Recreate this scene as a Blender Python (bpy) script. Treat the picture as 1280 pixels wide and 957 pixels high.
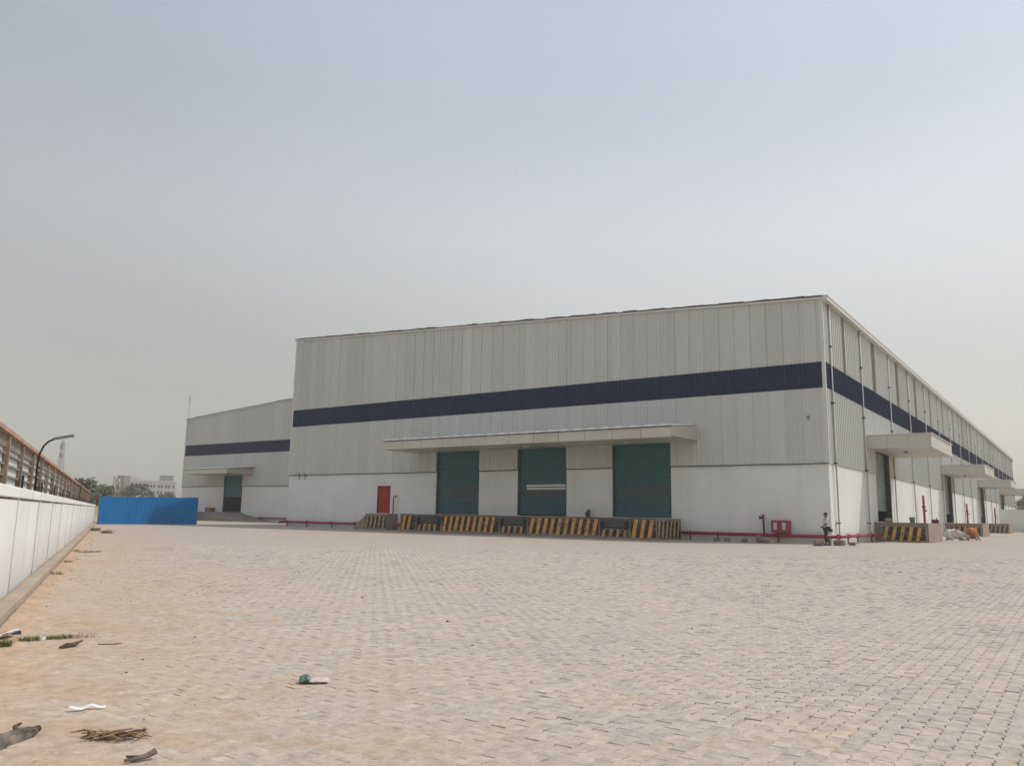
import bpy, bmesh, math, random
import numpy as np
from mathutils import Matrix, Vector, noise as mnoise

# ------------------------------------------------------------------ scene, camera, world, sun, exposure
S = bpy.context.scene
for o in list(bpy.data.objects):
    bpy.data.objects.remove(o, do_unlink=True)
COL = S.collection

CAM = Vector((11.827, -47.955, 1.3485))
F_PX, YAW, PITCH, ROLL = 996.54, 0.62056, 0.16390, 0.01683
fw = Vector((-math.sin(YAW) * math.cos(PITCH), math.cos(YAW) * math.cos(PITCH), math.sin(PITCH)))
rt = Vector((math.cos(YAW), math.sin(YAW), 0)); up = rt.cross(fw)
r2 = rt * math.cos(ROLL) + up * math.sin(ROLL); u2 = -rt * math.sin(ROLL) + up * math.cos(ROLL)
cam_d = bpy.data.cameras.new('camera'); cam = bpy.data.objects.new('camera', cam_d); COL.objects.link(cam)
cam_d.sensor_width = 36; cam_d.sensor_fit = 'HORIZONTAL'; cam_d.lens = F_PX / 1280 * 36
cam_d.clip_start = 0.05; cam_d.clip_end = 9000
cam.matrix_world = Matrix(((r2.x, u2.x, -fw.x, CAM.x), (r2.y, u2.y, -fw.y, CAM.y), (r2.z, u2.z, -fw.z, CAM.z), (0, 0, 0, 1)))
S.camera = cam

SUN = Vector((0.50, 0.50, 1.0)).normalized()
sun_el = math.asin(SUN.z); sun_az = math.atan2(SUN.x, SUN.y)       # azimuth clockwise from +Y
world = bpy.data.worlds.new('World'); S.world = world; world.use_nodes = True
wn = world.node_tree.nodes; wl = world.node_tree.links; wn.clear()
w_out = wn.new('ShaderNodeOutputWorld'); w_bg = wn.new('ShaderNodeBackground'); w_bg.inputs['Strength'].default_value = 0.1
sky = wn.new('ShaderNodeTexSky'); sky.sky_type = 'NISHITA'; sky.sun_disc = False
sky.sun_elevation = sun_el; sky.sun_rotation = sun_az; sky.dust_density = 6.0; sky.air_density = 1.2; sky.altitude = 200
tc = wn.new('ShaderNodeTexCoord'); sx = wn.new('ShaderNodeSeparateXYZ'); rp = wn.new('ShaderNodeValToRGB')
wl.new(tc.outputs['Generated'], sx.inputs[0]); wl.new(sx.outputs['Z'], rp.inputs[0])
rp.color_ramp.interpolation = 'B_SPLINE'; els = rp.color_ramp.elements                                       # dust in the air: beige at the horizon, greyer blue higher up
K_ = 1 / 1.16
els[0].position = 0.0; els[0].color = (.55 * K_, .523 * K_, .46 * K_, 1)
els[1].position = 1.0; els[1].color = (.27 * K_, .31 * K_, .39 * K_, 1)
for pos, c in ((.06, (.555, .53, .47)), (.18, (.45, .45, .428)), (.33, (.53, .545, .56)), (.46, (.365, .395, .445)), (.57, (.385, .41, .485))):
    e = els.new(pos); e.color = (c[0] * K_, c[1] * K_, c[2] * K_, 1)
# haze brightens round the sun; sky opposite it raised to light the shaded front
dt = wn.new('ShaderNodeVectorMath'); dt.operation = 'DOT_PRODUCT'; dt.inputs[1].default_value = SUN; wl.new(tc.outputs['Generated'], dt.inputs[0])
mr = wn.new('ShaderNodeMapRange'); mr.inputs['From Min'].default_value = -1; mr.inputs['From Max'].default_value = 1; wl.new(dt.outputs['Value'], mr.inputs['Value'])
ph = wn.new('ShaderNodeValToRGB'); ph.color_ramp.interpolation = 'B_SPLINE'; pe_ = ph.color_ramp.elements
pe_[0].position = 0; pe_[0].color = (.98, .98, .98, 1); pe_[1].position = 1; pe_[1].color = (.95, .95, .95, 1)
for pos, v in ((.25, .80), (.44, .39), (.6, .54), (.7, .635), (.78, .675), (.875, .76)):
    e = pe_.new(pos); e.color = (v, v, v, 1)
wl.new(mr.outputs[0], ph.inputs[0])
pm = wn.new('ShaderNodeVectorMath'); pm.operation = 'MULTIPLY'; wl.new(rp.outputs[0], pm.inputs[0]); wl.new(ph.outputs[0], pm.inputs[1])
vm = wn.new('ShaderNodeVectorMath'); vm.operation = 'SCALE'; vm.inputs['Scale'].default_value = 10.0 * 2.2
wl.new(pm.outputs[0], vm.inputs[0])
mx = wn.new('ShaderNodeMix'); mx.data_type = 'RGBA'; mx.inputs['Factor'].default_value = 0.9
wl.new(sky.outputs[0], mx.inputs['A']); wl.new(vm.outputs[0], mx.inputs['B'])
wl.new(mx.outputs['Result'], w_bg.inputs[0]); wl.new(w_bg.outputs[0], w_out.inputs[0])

sl = bpy.data.lights.new('sun', 'SUN'); sl.energy = 2.0; sl.angle = math.radians(0.7); sl.color = (1.0, .965, .91)
so = bpy.data.objects.new('sun', sl); COL.objects.link(so); so.location = (30, 20, 60)
so.rotation_euler = (-SUN).to_track_quat('-Z', 'Y').to_euler()

S.view_settings.view_transform = 'Standard'; S.view_settings.look = 'None'
S.view_settings.exposure = 0.26; S.view_settings.gamma = 1.0; S.view_settings.use_curve_mapping = False
S.render.engine = 'CYCLES'
S.cycles.use_denoising = True; S.cycles.max_bounces = 6; S.cycles.diffuse_bounces = 3; S.cycles.glossy_bounces = 2
S.cycles.volume_bounces = 0; S.cycles.transparent_max_bounces = 8

rng = random.Random(7)

# ------------------------------------------------------------------ helpers
class MB:
    """collects faces, builds ONE mesh object"""
    def __init__(s): s.v = []; s.f = []
    def quad(s, a, b, c, d):
        n = len(s.v); s.v += [tuple(a), tuple(b), tuple(c), tuple(d)]; s.f.append((n, n + 1, n + 2, n + 3)); return s
    def tri(s, a, b, c):
        n = len(s.v); s.v += [tuple(a), tuple(b), tuple(c)]; s.f.append((n, n + 1, n + 2)); return s
    def box(s, x0, x1, y0, y1, z0, z1, bev=0.0):
        if bev <= 0:
            n = len(s.v)
            s.v += [(x, y, z) for z in (z0, z1) for y in (y0, y1) for x in (x0, x1)]
            for q in ((0, 2, 3, 1), (4, 5, 7, 6), (0, 1, 5, 4), (2, 6, 7, 3), (0, 4, 6, 2), (1, 3, 7, 5)):
                s.f.append(tuple(n + i for i in q))
            return s
        bm = bmesh.new(); bmesh.ops.create_cube(bm, size=1)
        for v in bm.verts:
            v.co = ((x0 + x1) / 2 + v.co.x * (x1 - x0), (y0 + y1) / 2 + v.co.y * (y1 - y0), (z0 + z1) / 2 + v.co.z * (z1 - z0))
        bmesh.ops.bevel(bm, geom=list(bm.edges), offset=bev, segments=1, affect='EDGES')
        return s.bm(bm)
    def bm(s, bm, M=None):
        n = len(s.v); bm.verts.index_update()
        for v in bm.verts: s.v.append(tuple(M @ v.co if M else v.co))
        for f in bm.faces: s.f.append(tuple(n + v.index for v in f.verts))
        bm.free(); return s
    def tube(s, pts, rad, seg=8, cap=True):
        pts = [Vector(p) for p in pts]; m = len(pts)
        if not hasattr(rad, '__len__'): rad = [rad] * m
        rings = []
        prev = None
        for i, p in enumerate(pts):
            t = (pts[min(i + 1, m - 1)] - pts[max(i - 1, 0)]).normalized()
            a = t.orthogonal().normalized() if prev is None else (prev - t * prev.dot(t)).normalized()
            prev = a; b = t.cross(a); n = len(s.v)
            for k in range(seg):
                an = 2 * math.pi * k / seg
                s.v.append(tuple(p + (a * math.cos(an) + b * math.sin(an)) * rad[i]))
            rings.append(n)
        for i in range(m - 1):
            for k in range(seg):
                k2 = (k + 1) % seg
                s.f.append((rings[i] + k, rings[i] + k2, rings[i + 1] + k2, rings[i + 1] + k))
        if cap:
            s.f.append(tuple(rings[0] + k for k in reversed(range(seg)))); s.f.append(tuple(rings[-1] + k for k in range(seg)))
        return s
    def bar(s, p0, p1, w, h):
        """square bar from p0 to p1"""
        p0 = Vector(p0); p1 = Vector(p1); t = (p1 - p0).normalized()
        a = t.cross(Vector((0, 0, 1)));
        if a.length < 1e-3: a = Vector((1, 0, 0))
        a.normalize(); b = a.cross(t).normalized(); n = len(s.v)
        for p in (p0, p1):
            for sa, sb in ((-1, -1), (1, -1), (1, 1), (-1, 1)): s.v.append(tuple(p + a * sa * w / 2 + b * sb * h / 2))
        for q in ((3, 2, 1, 0), (4, 5, 6, 7), (0, 1, 5, 4), (1, 2, 6, 5), (2, 3, 7, 6), (3, 0, 4, 7)):
            s.f.append(tuple(n + i for i in q))
        return s
    def ell(s, c, r, seg=12, rings=8, fn=None):
        n = len(s.v); c = Vector(c)
        for i in range(rings + 1):
            th = math.pi * i / rings
            for k in range(seg):
                ph = 2 * math.pi * k / seg
                q = Vector((r[0] * math.sin(th) * math.cos(ph), r[1] * math.sin(th) * math.sin(ph), r[2] * math.cos(th)))
                if fn: q = fn(q)
                s.v.append(tuple(c + q))
        for i in range(rings):
            for k in range(seg):
                k2 = (k + 1) % seg
                s.f.append((n + i * seg + k, n + (i + 1) * seg + k, n + (i + 1) * seg + k2, n + i * seg + k2))
        return s
    def xf(s, M):
        s.v = [tuple(M @ Vector(v)) for v in s.v]; return s
    def mesh(s, name, mat, smooth=False):
        me = bpy.data.meshes.new(name); me.from_pydata(s.v, [], s.f)
        if mat: me.materials.append(mat)
        if smooth: me.polygons.foreach_set('use_smooth', [True] * len(me.polygons))
        me.update(); return me
    def build(s, name, mat, parent=None, smooth=False):
        o = bpy.data.objects.new(name, s.mesh(name, mat, smooth)); COL.objects.link(o)
        if parent: o.parent = parent
        return o

def empty(name, loc=(0, 0, 0), rz=0.0, label=None, cat=None, group=None, kind=None):
    o = bpy.data.objects.new(name, None); COL.objects.link(o); o.location = loc; o.rotation_euler = (0, 0, rz)
    o.empty_display_size = 0.2
    return tag(o, label, cat, group, kind)

def tag(o, label=None, cat=None, group=None, kind=None):
    if label: o['label'] = label
    if cat: o['category'] = cat
    if group: o['group'] = group
    if kind: o['kind'] = kind
    return o

def inst(src, name, parent, loc=(0, 0, 0), rot=(0, 0, 0), scale=None):
    o = bpy.data.objects.new(name, src.data); COL.objects.link(o); o.parent = parent
    o.location = loc; o.rotation_euler = rot
    if scale: o.scale = scale
    return o

# ------------------------------------------------------------------ materials
class NT:
    def __init__(s, name, rough=.7, spec=.3, metal=0.0):
        s.m = bpy.data.materials.new(name); s.m.use_nodes = True; s.n = s.m.node_tree.nodes; s.l = s.m.node_tree.links
        s.b = s.n['Principled BSDF']; s.b.inputs['Roughness'].default_value = rough
        s.b.inputs['Specular IOR Level'].default_value = spec; s.b.inputs['Metallic'].default_value = metal
        s._co = None
    def co(s, scale=(1, 1, 1), obj=True):
        t = s.n.new('ShaderNodeTexCoord'); m = s.n.new('ShaderNodeMapping'); m.inputs['Scale'].default_value = scale
        if obj == 'world':
            g = s.n.new('ShaderNodeNewGeometry'); s.l.new(g.outputs['Position'], m.inputs[0])
        else: s.l.new(t.outputs['Object'], m.inputs[0])
        return m.outputs[0]
    def noise(s, scale=5, detail=4, rough=.55, vec=None, stretch=None, w='world'):
        n = s.n.new('ShaderNodeTexNoise'); n.inputs['Scale'].default_value = scale; n.inputs['Detail'].default_value = detail
        n.inputs['Roughness'].default_value = rough
        s.l.new(vec or s.co(stretch or (1, 1, 1), w), n.inputs['Vector']); return n.outputs['Fac']
    def ramp(s, fac, stops):
        r = s.n.new('ShaderNodeValToRGB'); e = r.color_ramp.elements
        while len(e) < len(stops): e.new(.5)
        for i, (p, c) in enumerate(stops):
            e[i].position = p; e[i].color = (*c, 1) if hasattr(c, '__len__') else (c, c, c, 1)
        s.l.new(fac, r.inputs[0]); return r.outputs[0]
    def mix(s, fac, a, b, mode='MIX'):
        m = s.n.new('ShaderNodeMix'); m.data_type = 'RGBA'; m.blend_type = mode
        for key, v in (('Factor', fac), ('A', a), ('B', b)):
            if isinstance(v, (int, float)): m.inputs[key].default_value = v if key == 'Factor' else (v, v, v, 1)
            elif isinstance(v, tuple): m.inputs[key].default_value = (*v, 1)
            else: s.l.new(v, m.inputs[key])
        return m.outputs['Result']
    def math(s, op, a, b=None, clamp=False):
        m = s.n.new('ShaderNodeMath'); m.operation = op; m.use_clamp = clamp
        for i, v in enumerate((a, b)):
            if v is None: continue
            if isinstance(v, (int, float)): m.inputs[i].default_value = v
            else: s.l.new(v, m.inputs[i])
        return m.outputs[0]
    def sep(s, vec):
        x = s.n.new('ShaderNodeSeparateXYZ'); s.l.new(vec, x.inputs[0]); return x.outputs
    def rnd(s):
        o = s.n.new('ShaderNodeObjectInfo'); return o.outputs['Random']
    def attr(s, name):
        a = s.n.new('ShaderNodeAttribute'); a.attribute_name = name; return a.outputs['Fac']
    def color(s, c):
        if isinstance(c, tuple): s.b.inputs['Base Color'].default_value = (*c, 1)
        else: s.l.new(c, s.b.inputs['Base Color'])
        return s
    def bump(s, h, strength=.3, dist=.01):
        b = s.n.new('ShaderNodeBump'); b.inputs['Strength'].default_value = strength; b.inputs['Distance'].default_value = dist
        s.l.new(h, b.inputs['Height']); s.l.new(b.outputs[0], s.b.inputs['Normal']); return s

def plain(name, c, rough=.7, spec=.3, metal=0., var=.12, scale=3.0, bump=0.0):
    t = NT(name, rough, spec, metal)
    n = t.noise(scale, 5)
    lo = tuple(x * (1 - var) for x in c); hi = tuple(min(1, x * (1 + var)) for x in c)
    t.color(t.ramp(n, [(.3, lo), (.7, hi)]))
    if bump: t.bump(t.noise(scale * 12, 4), bump, .01)
    return t.m

M = {}
def m_paint(name, c, dust=.5, streak=.22):
    """masonry paint: mottled, streaked downwards, dusty near the ground"""
    t = NT(name, .75, .25)
    a = t.noise(.35, 5); b = t.noise(1.0, 5, .6, stretch=(1.6, 1.6, .12)); fine = t.noise(14, 4)
    col = t.ramp(a, [(.3, tuple(x * .93 for x in c)), (.7, tuple(min(1, x * 1.04) for x in c))])
    col = t.mix(t.math('MULTIPLY', t.ramp(b, [(.52, 0.), (.75, 1.)]), streak), col, tuple(x * .66 for x in c))
    z = t.sep(t.co((1, 1, 1), 'world'))[2]
    low = t.math('SUBTRACT', 1.0, t.math('DIVIDE', z, .9), True)
    low = t.math('MULTIPLY', t.math('MULTIPLY', low, dust), t.noise(3, 5))
    col = t.mix(low, col, (.36, .28, .2))
    col = t.mix(.12, col, fine, 'OVERLAY')
    t.color(col).bump(t.noise(9, 5), .15, .01); return t.m
M['dado'] = m_paint('white_wall_paint', (.745, .755, .72))
M['whitewash'] = m_paint('whitewash', (.77, .78, .765), .9, .5)

def m_clad(name, c, var=.05, rough=.45, spec=.4):
    t = NT(name, rough, spec)
    r = t.rnd(); a = t.noise(.5, 5, .6, stretch=(1, 1, .25)); st = t.noise(5, 4, .6, stretch=(1, 1, .02))
    col = t.ramp(r, [(0., tuple(x * (1 - var) for x in c)), (1., tuple(min(1, x * (1 + var)) for x in c))])
    col = t.mix(t.math('MULTIPLY', t.ramp(a, [(.45, 0.), (.8, 1.)]), .25), col, tuple(x * .8 for x in c))
    col = t.mix(t.math('MULTIPLY', t.ramp(st, [(.6, 0.), (.75, 1.)]), .25), col, (c[0] * .72, c[1] * .66, c[2] * .58))
    t.color(col).bump(t.noise(1.6, 3), .22, .03); return t.m
M['clad'] = m_clad('light_grey_sheet', (.585, .595, .555))
M['band'] = m_clad('navy_sheet', (.013, .025, .058), .06, .5, .2)
M['trim'] = plain('white_trim', (.62, .62, .59), .45, .4, var=.06, scale=1.5)
M['canopy'] = m_clad('cream_sheet', (.55, .535, .465), .05)
M['stain'] = m_clad('rust_stained_sheet', (.27, .22, .18), .12)
M['darkline'] = plain('dark_flashing', (.05, .045, .042), .6, var=.4, scale=.8)
M['rooftrim'] = plain('brown_roof_edge', (.09, .07, .055), .7, var=.5, scale=.6)
M['gutter'] = plain('gutter_white', (.60, .585, .54), .5, .4, var=.12, scale=.7)
M['pipe'] = plain('downpipe_grey', (.42, .405, .365), .5, .4, var=.2, scale=.6)

def m_shutter():
    t = NT('green_shutter_paint', .42, .45)
    z = t.sep(t.co((1, 1, 1), 'world'))[2]
    n = t.noise(.9, 5, .6, stretch=(.35, .35, 1.4))
    col = t.ramp(t.math('ADD', t.math('DIVIDE', z, 7.0), t.math('MULTIPLY', t.math('SUBTRACT', n, .5), .25)),
                 [(.20, (.055, .145, .18)), (.33, (.07, .15, .165)), (.43, (.115, .14, .128)), (.52, (.06, .155, .16)), (.9, (.05, .165, .17))])
    st = t.noise(7, 4, .6, stretch=(1, 1, .05))
    col = t.mix(t.math('MULTIPLY', t.ramp(st, [(.55, 0.), (.75, 1.)]), .3), col, (.14, .13, .11))
    t.color(col); return t.m
M['shutter'] = m_shutter()
M['shutter_side'] = plain('shutter_paint_sky_sheen', (.22, .26, .24), .4, .5, var=.12, scale=1.2)  # paler than the front shutters: glancing sky reflection put into the colour
M['guide'] = plain('shutter_guide_dark', (.05, .065, .065), .5, var=.3)
M['dark'] = plain('dark_interior', (.02, .022, .026), .9, var=.3)
M['red_door'] = plain('red_door_paint', (.36, .032, .03), .6, .2, var=.2, scale=1.6)
M['red_pipe'] = plain('fire_red_paint', (.30, .022, .05), .42, .5, var=.22, scale=1.1)
M['flange'] = plain('dull_red_iron', (.17, .022, .035), .6, var=.3)
M['glass'] = plain('cabinet_glass', (.45, .47, .47), .15, .6, var=.1)
def m_conc(name, c, var=.25, stain=.5, scale=1.6):
    t = NT(name, .9, .2)
    a = t.noise(scale, 6, .62); b = t.noise(scale * 4, 5)
    col = t.ramp(a, [(.3, tuple(x * (1 - var) for x in c)), (.7, tuple(x * (1 + var * .6) for x in c))])
    col = t.mix(t.math('MULTIPLY', t.ramp(b, [(.52, 0.), (.66, 1.)]), stain), col, tuple(x * .5 for x in c))
    t.color(col).bump(t.noise(22, 5, .65), .5, .012); return t.m
M['conc'] = m_conc('worn_concrete', (.29, .245, .205))
M['conc_lit'] = m_conc('sunlit_tone_concrete', (.36, .29, .235), .2, .25)  # paler copy of the concrete: sunlight on the outer dock faces put into colour
M['ramp'] = m_conc('ramp_concrete', (.22, .19, .155))
def m_worn(name, c, under=(.20, .17, .14), lo=.47, hi=.56, sc=5.0):
    t = NT(name, .8, .2)
    w = t.ramp(t.noise(sc, 6, .7), [(lo, 0.), (hi, 1.)])
    body = t.ramp(t.noise(2.5, 5), [(.3, tuple(x * .75 for x in c)), (.7, c)])
    t.color(t.mix(w, body, under)).bump(t.noise(25, 4), .4, .01); return t.m
M['yellow'] = m_worn('worn_yellow_paint', (.80, .43, .09), lo=.50, hi=.62)
M['yellow_old'] = m_worn('faded_yellow_paint', (.66, .41, .17), lo=.46, hi=.6)
M['black'] = m_worn('worn_black_paint', (.045, .038, .033), lo=.50, hi=.64)
M['rubber'] = plain('black_rubber', (.035, .033, .032), .85, var=.3)
M['steel'] = plain('dock_steel', (.10, .09, .085), .6, .4, var=.35, scale=2)
M['blue'] = m_clad('blue_sheet', (.010, .19, .47), .05, .5, .25)
M['rust'] = plain('rusty_brown_steel', (.29, .225, .165), .8, var=.35, scale=2.2, bump=.3)
M['rust_red'] = plain('red_oxide_rail', (.43, .275, .195), .8, var=.3, scale=1.5, bump=.3)
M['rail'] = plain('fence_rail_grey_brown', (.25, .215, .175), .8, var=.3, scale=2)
M['fsheet'] = plain('pale_fence_sheet', (.60, .64, .61), .6, var=.12, scale=1.0)
M['lampgrey'] = plain('lamp_grey', (.20, .20, .19), .45, .5, var=.1)
M['black_metal'] = plain('black_metal', (.02, .02, .022), .5, .5, var=.2)
M['lens'] = plain('lamp_lens', (.55, .55, .52), .3, .5, var=.05)
M['stone'] = plain('rubble_stone', (.24, .19, .15), .95, var=.35, scale=7, bump=.6)
M['brick'] = plain('old_brick', (.26, .17, .125), .95, var=.35, scale=7, bump=.6)
M['kerb'] = m_conc('dusty_kerb', (.42, .335, .255), .18, .18, 1.2)
M['farwhite'] = plain('far_white_wall', (.60, .585, .545), .8, var=.08, scale=.12)
M['fargrey'] = plain('far_grey_wall', (.33, .315, .29), .8, var=.1, scale=.12)
M['farwin'] = plain('far_window', (.10, .10, .105), .3, .5, var=.2)
M['farbrown'] = plain('scaffold_brown', (.20, .12, .09), .8, var=.2)
M['galv'] = plain('galvanised_lattice', (.30, .30, .30), .6, var=.15)
M['skin'] = plain('skin', (.16, .085, .055), .55, var=.1)
M['hair'] = plain('black_hair', (.012, .01, .01), .6, var=.2)
M['shirt'] = plain('light_shirt', (.56, .53, .48), .85, var=.1, scale=9)
M['trouser'] = plain('dark_trousers', (.035, .034, .036), .9, var=.2)
M['shoe'] = plain('dark_sandal', (.03, .022, .02), .8, var=.2)
M['bark_old'] = plain('weathered_wood', (.20, .165, .13), .95, var=.6, scale=11, bump=.9)
M['twig'] = plain('dry_twig', (.30, .195, .115), .95, var=.45, scale=20)
M['twig_dark'] = plain('dark_twig', (.10, .065, .045), .95, var=.5, scale=20)
M['paper'] = plain('white_plastic_strip', (.78, .75, .71), .6, var=.06, scale=20)
M['pouch_pink'] = plain('pale_pink_foil', (.62, .52, .48), .4, .5, var=.12, scale=30)
M['pouch_green'] = plain('green_foil', (.11, .17, .14), .4, .5, var=.35, scale=35)
M['packet_red'] = plain('orange_red_print', (.60, .24, .14), .5, var=.3, scale=30)
M['grass'] = plain('weed_green', (.10, .14, .035), .8, var=.4, scale=12)
M['grass_dry'] = plain('weed_dry', (.34, .25, .13), .9, var=.3, scale=12)
M['cloth'] = plain('brown_cloth', (.11, .075, .06), .95, var=.5, scale=9)
M['bucket'] = plain('grey_bucket', (.16, .15, .125), .7, var=.2)
M['bone'] = plain('horn', (.35, .3, .24), .6, var=.2)
def m_leaf(name, c):
    t = NT(name, .75, .2); r = t.noise(.45, 3); k = t.attr('shade')
    col = t.ramp(k, [(0., tuple(x * .55 for x in c)), (1., tuple(x * 1.5 for x in c))])
    t.color(col); t.b.inputs['Subsurface Weight'].default_value = 0; return t.m
M['leaf'] = m_leaf('dusty_leaf', (.205, .22, .145))
M['trunk'] = plain('tree_bark', (.13, .10, .075), .95, var=.3)
def m_cow(name, base, patch, lo, hi, sc):
    t = NT(name, .8, .2)
    f = t.ramp(t.noise(sc, 2, .5, w=True), [(lo, 0.), (hi, 1.)])
    z = t.sep(t.co((1, 1, 1), True))[2]
    belly = t.ramp(z, [(.12, 1.), (.3, 0.)])
    col = t.mix(f, base, patch); col = t.mix(t.math('MULTIPLY', belly, .8), col, patch)
    t.color(t.mix(.1, col, t.noise(18, 4, w=True), 'OVERLAY')); return t.m
M['cow_brown'] = m_cow('brown_hide', (.36, .155, .055), (.50, .42, .34), .60, .64, 2.0)
M['cow_white'] = m_cow('white_hide', (.60, .555, .49), (.40, .34, .28), .62, .75, 2.0)

# ------------------------------------------------------------------ ground and yard
KA = Vector((1.93, -43.77, 0)); KD = Vector((-.8815, .4722, 0)).normalized(); KN = Vector((.4722, .8815, 0)).normalized()
def kp(along, off, z=0.0): return KA + KD * along + KN * off + Vector((0, 0, z))

t = NT('sandy_earth', .95, .1)
c = t.ramp(t.noise(.05, 8, .6), [(.3, (.30, .235, .165)), (.7, (.43, .34, .25))]); t.color(c).bump(t.noise(2, 6), .4, .05); M['earth'] = t.m
g = MB().quad((-2600, -2600, -.05), (2600, -2600, -.05), (2600, 2600, -.05), (-2600, 2600, -.05)).build('ground', M['earth'])
tag(g, 'sandy open ground reaching to the horizon', kind='structure')

SANDC = (.50, .385, .285)
def sand_fac(t):
    """wind blown sand lying near the boundary kerb"""
    p = t.sep(t.co((1, 1, 1), 'world'))
    q = t.math('ADD', t.math('MULTIPLY', t.math('SUBTRACT', p[0], KA.x), KN.x), t.math('MULTIPLY', t.math('SUBTRACT', p[1], KA.y), KN.y))
    base = t.math('SUBTRACT', 1.0, t.math('DIVIDE', q, 7.5))
    n = t.noise(1.1, 8, .7); n2 = t.noise(.13, 4)
    v = t.math('ADD', base, t.math('ADD', t.math('MULTIPLY', t.math('SUBTRACT', n, .5), 2.4), t.math('MULTIPLY', t.math('SUBTRACT', n2, .5), 1.2)))
    return t.ramp(v, [(.42, 0.), (1.0, 1.)])
def paver_mat(name, rndsrc):
    t = NT(name, .92, .15)
    r = {'attr': lambda: t.attr('shade'), 'obj': lambda: t.rnd()}[rndsrc]()
    c = t.ramp(r, [(0., (0.419, 0.369, 0.307)), (.2, (0.482, 0.413, 0.336)), (.5, (0.514, 0.438, 0.353)), (.72, (0.501, 0.423, 0.338)), (.88, (0.532, 0.450, 0.361)), (1., (0.557, 0.444, 0.348))])
    big = t.noise(.35, 6, .6)
    c = t.mix(t.math('MULTIPLY', t.ramp(big, [(.38, 1.), (.6, 0.)]), .32), c, (.385, .338, .282))
    dirt = t.noise(14, 6, .65)
    c = t.mix(t.math('MULTIPLY', t.ramp(dirt, [(.48, 0.), (.72, 1.)]), .4), c, (.51, .435, .355))
    c = t.mix(t.math('MULTIPLY', sand_fac(t), .82), c, SANDC)
    c = t.mix(.30, c, t.noise(45, 6, .75), 'OVERLAY'); c = t.mix(.38, c, t.ramp(t.noise(9, 7, .72), [(.33, .22), (.66, .74)]), 'OVERLAY')
    t.color(c).bump(t.noise(60, 5, .7), .5, .004); return t.m
M['paver'] = paver_mat('paver_concrete', 'attr'); M['paver_one'] = paver_mat('paver_concrete_single', 'obj')
# the paved sheet: the same paver pattern where the stones are too far away to tell apart
t = NT('paved_surface', .92, .15)
bk = t.n.new('ShaderNodeTexBrick'); mp = t.co((1, 1, 1), 'world')
ro = t.n.new('ShaderNodeMapping'); ro.inputs['Rotation'].default_value = (0, 0, math.pi / 2); ro.inputs['Location'].default_value = (0, -.03125, 0); t.l.new(mp, ro.inputs[0]); t.l.new(ro.outputs[0], bk.inputs['Vector'])
bk.inputs['Scale'].default_value = 1.0; bk.inputs['Brick Width'].default_value = .225; bk.inputs['Row Height'].default_value = .1125
bk.inputs['Mortar Size'].default_value = .009; bk.inputs['Bias'].default_value = 0
bk.inputs['Color1'].default_value = (.45, .388, .315, 1); bk.inputs['Color2'].default_value = (.555, .465, .372, 1); bk.inputs['Mortar'].default_value = (.225, .19, .155, 1)
big = t.noise(.35, 6, .6); med = t.noise(2.2, 5, .6, stretch=(1, .35, 1))
c = t.mix(t.math('MULTIPLY', t.ramp(big, [(.38, 1.), (.6, 0.)]), .32), bk.outputs['Color'], (.385, .338, .282))
c = t.mix(t.math('MULTIPLY', t.ramp(med, [(.5, 0.), (.7, 1.)]), .3), c, (.51, .435, .355))
c = t.mix(t.math('MULTIPLY', sand_fac(t), .62), c, SANDC)
t.color(c).bump(t.noise(30, 5, .7), .4, .006); M['paving'] = t.m

k0 = kp(-40, 0); k1 = kp(75, 0)
yd = MB(); yd.v = [(k0.x, k0.y, 0), (70, -85, 0), (75, 101.6, 0), (-95, 101.6, 0), (-130, 22, 0), (k1.x, k1.y, 0)]; yd.f = [(0, 1, 2, 3, 4, 5)]
yard = yd.build('yard_paving', M['paving']); tag(yard, 'wide yard paved with small interlocking concrete blocks', kind='structure')

# interlocking zigzag pavers, rows along Y
PW, PL = .1125, .225
def paver_outline(inset):
    n = 4; pts = []
    amp = .010
    zz = lambda k: amp * (1 if k % 2 else -1) * (0 if k in (0, n) else 1)
    right = [(PW / 2 + zz(k) * 1.0 - inset, -PL / 2 + PL * k / n + (inset if k == 0 else -inset if k == n else 0)) for k in range(n + 1)]
    left = [(-PW / 2 + zz(k) * 1.0 + inset, -PL / 2 + PL * k / n + (inset if k == 0 else -inset if k == n else 0)) for k in range(n, -1, -1)]
    return right + left
o_top = np.array(paver_outline(.0048)); o_low = np.array(paver_outline(.0022)); NV = len(o_top)
TOPZ = .0085
base_v = np.concatenate([np.c_[o_top, np.full(NV, TOPZ)], np.c_[o_low, np.full(NV, TOPZ - .0028)], np.c_[o_low, np.full(NV, -.004)]])
faces = []
for k in range(4):                                                  # top as quads across the stone
    faces.append((k, k + 1, NV - 2 - k, NV - 1 - k))
for ring in (0, 1):
    for k in range(NV):
        k2 = (k + 1) % NV
        faces.append((ring * NV + k2, ring * NV + k, (ring + 1) * NV + k, (ring + 1) * NV + k2))
cam2 = np.array([CAM.x, CAM.y]); fwd2 = np.array([-math.sin(YAW), math.cos(YAW)]); rt2 = np.array([math.cos(YAW), math.sin(YAW)])
ii, jj = np.meshgrid(np.arange(-340, 420), np.arange(-40, 210), indexing='ij')
rr = np.random.default_rng(5)
px = ii * PW + 2.0; py = jj * PL + (ii % 2) * PL / 2 - 46.5
P2 = np.stack([px.ravel(), py.ravel()], 1)
dep = (P2 - cam2) @ fwd2; lat = (P2 - cam2) @ rt2
koff = (P2 - np.array([KA.x, KA.y])) @ np.array([KN.x, KN.y])
keep = (dep > 2.6) & (dep < 31) & (np.abs(lat) < dep * .66 + 1.2) & (koff > .12)
P2 = P2[keep]; dep = dep[keep]; lat = lat[keep]; koff = koff[keep]
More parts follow.
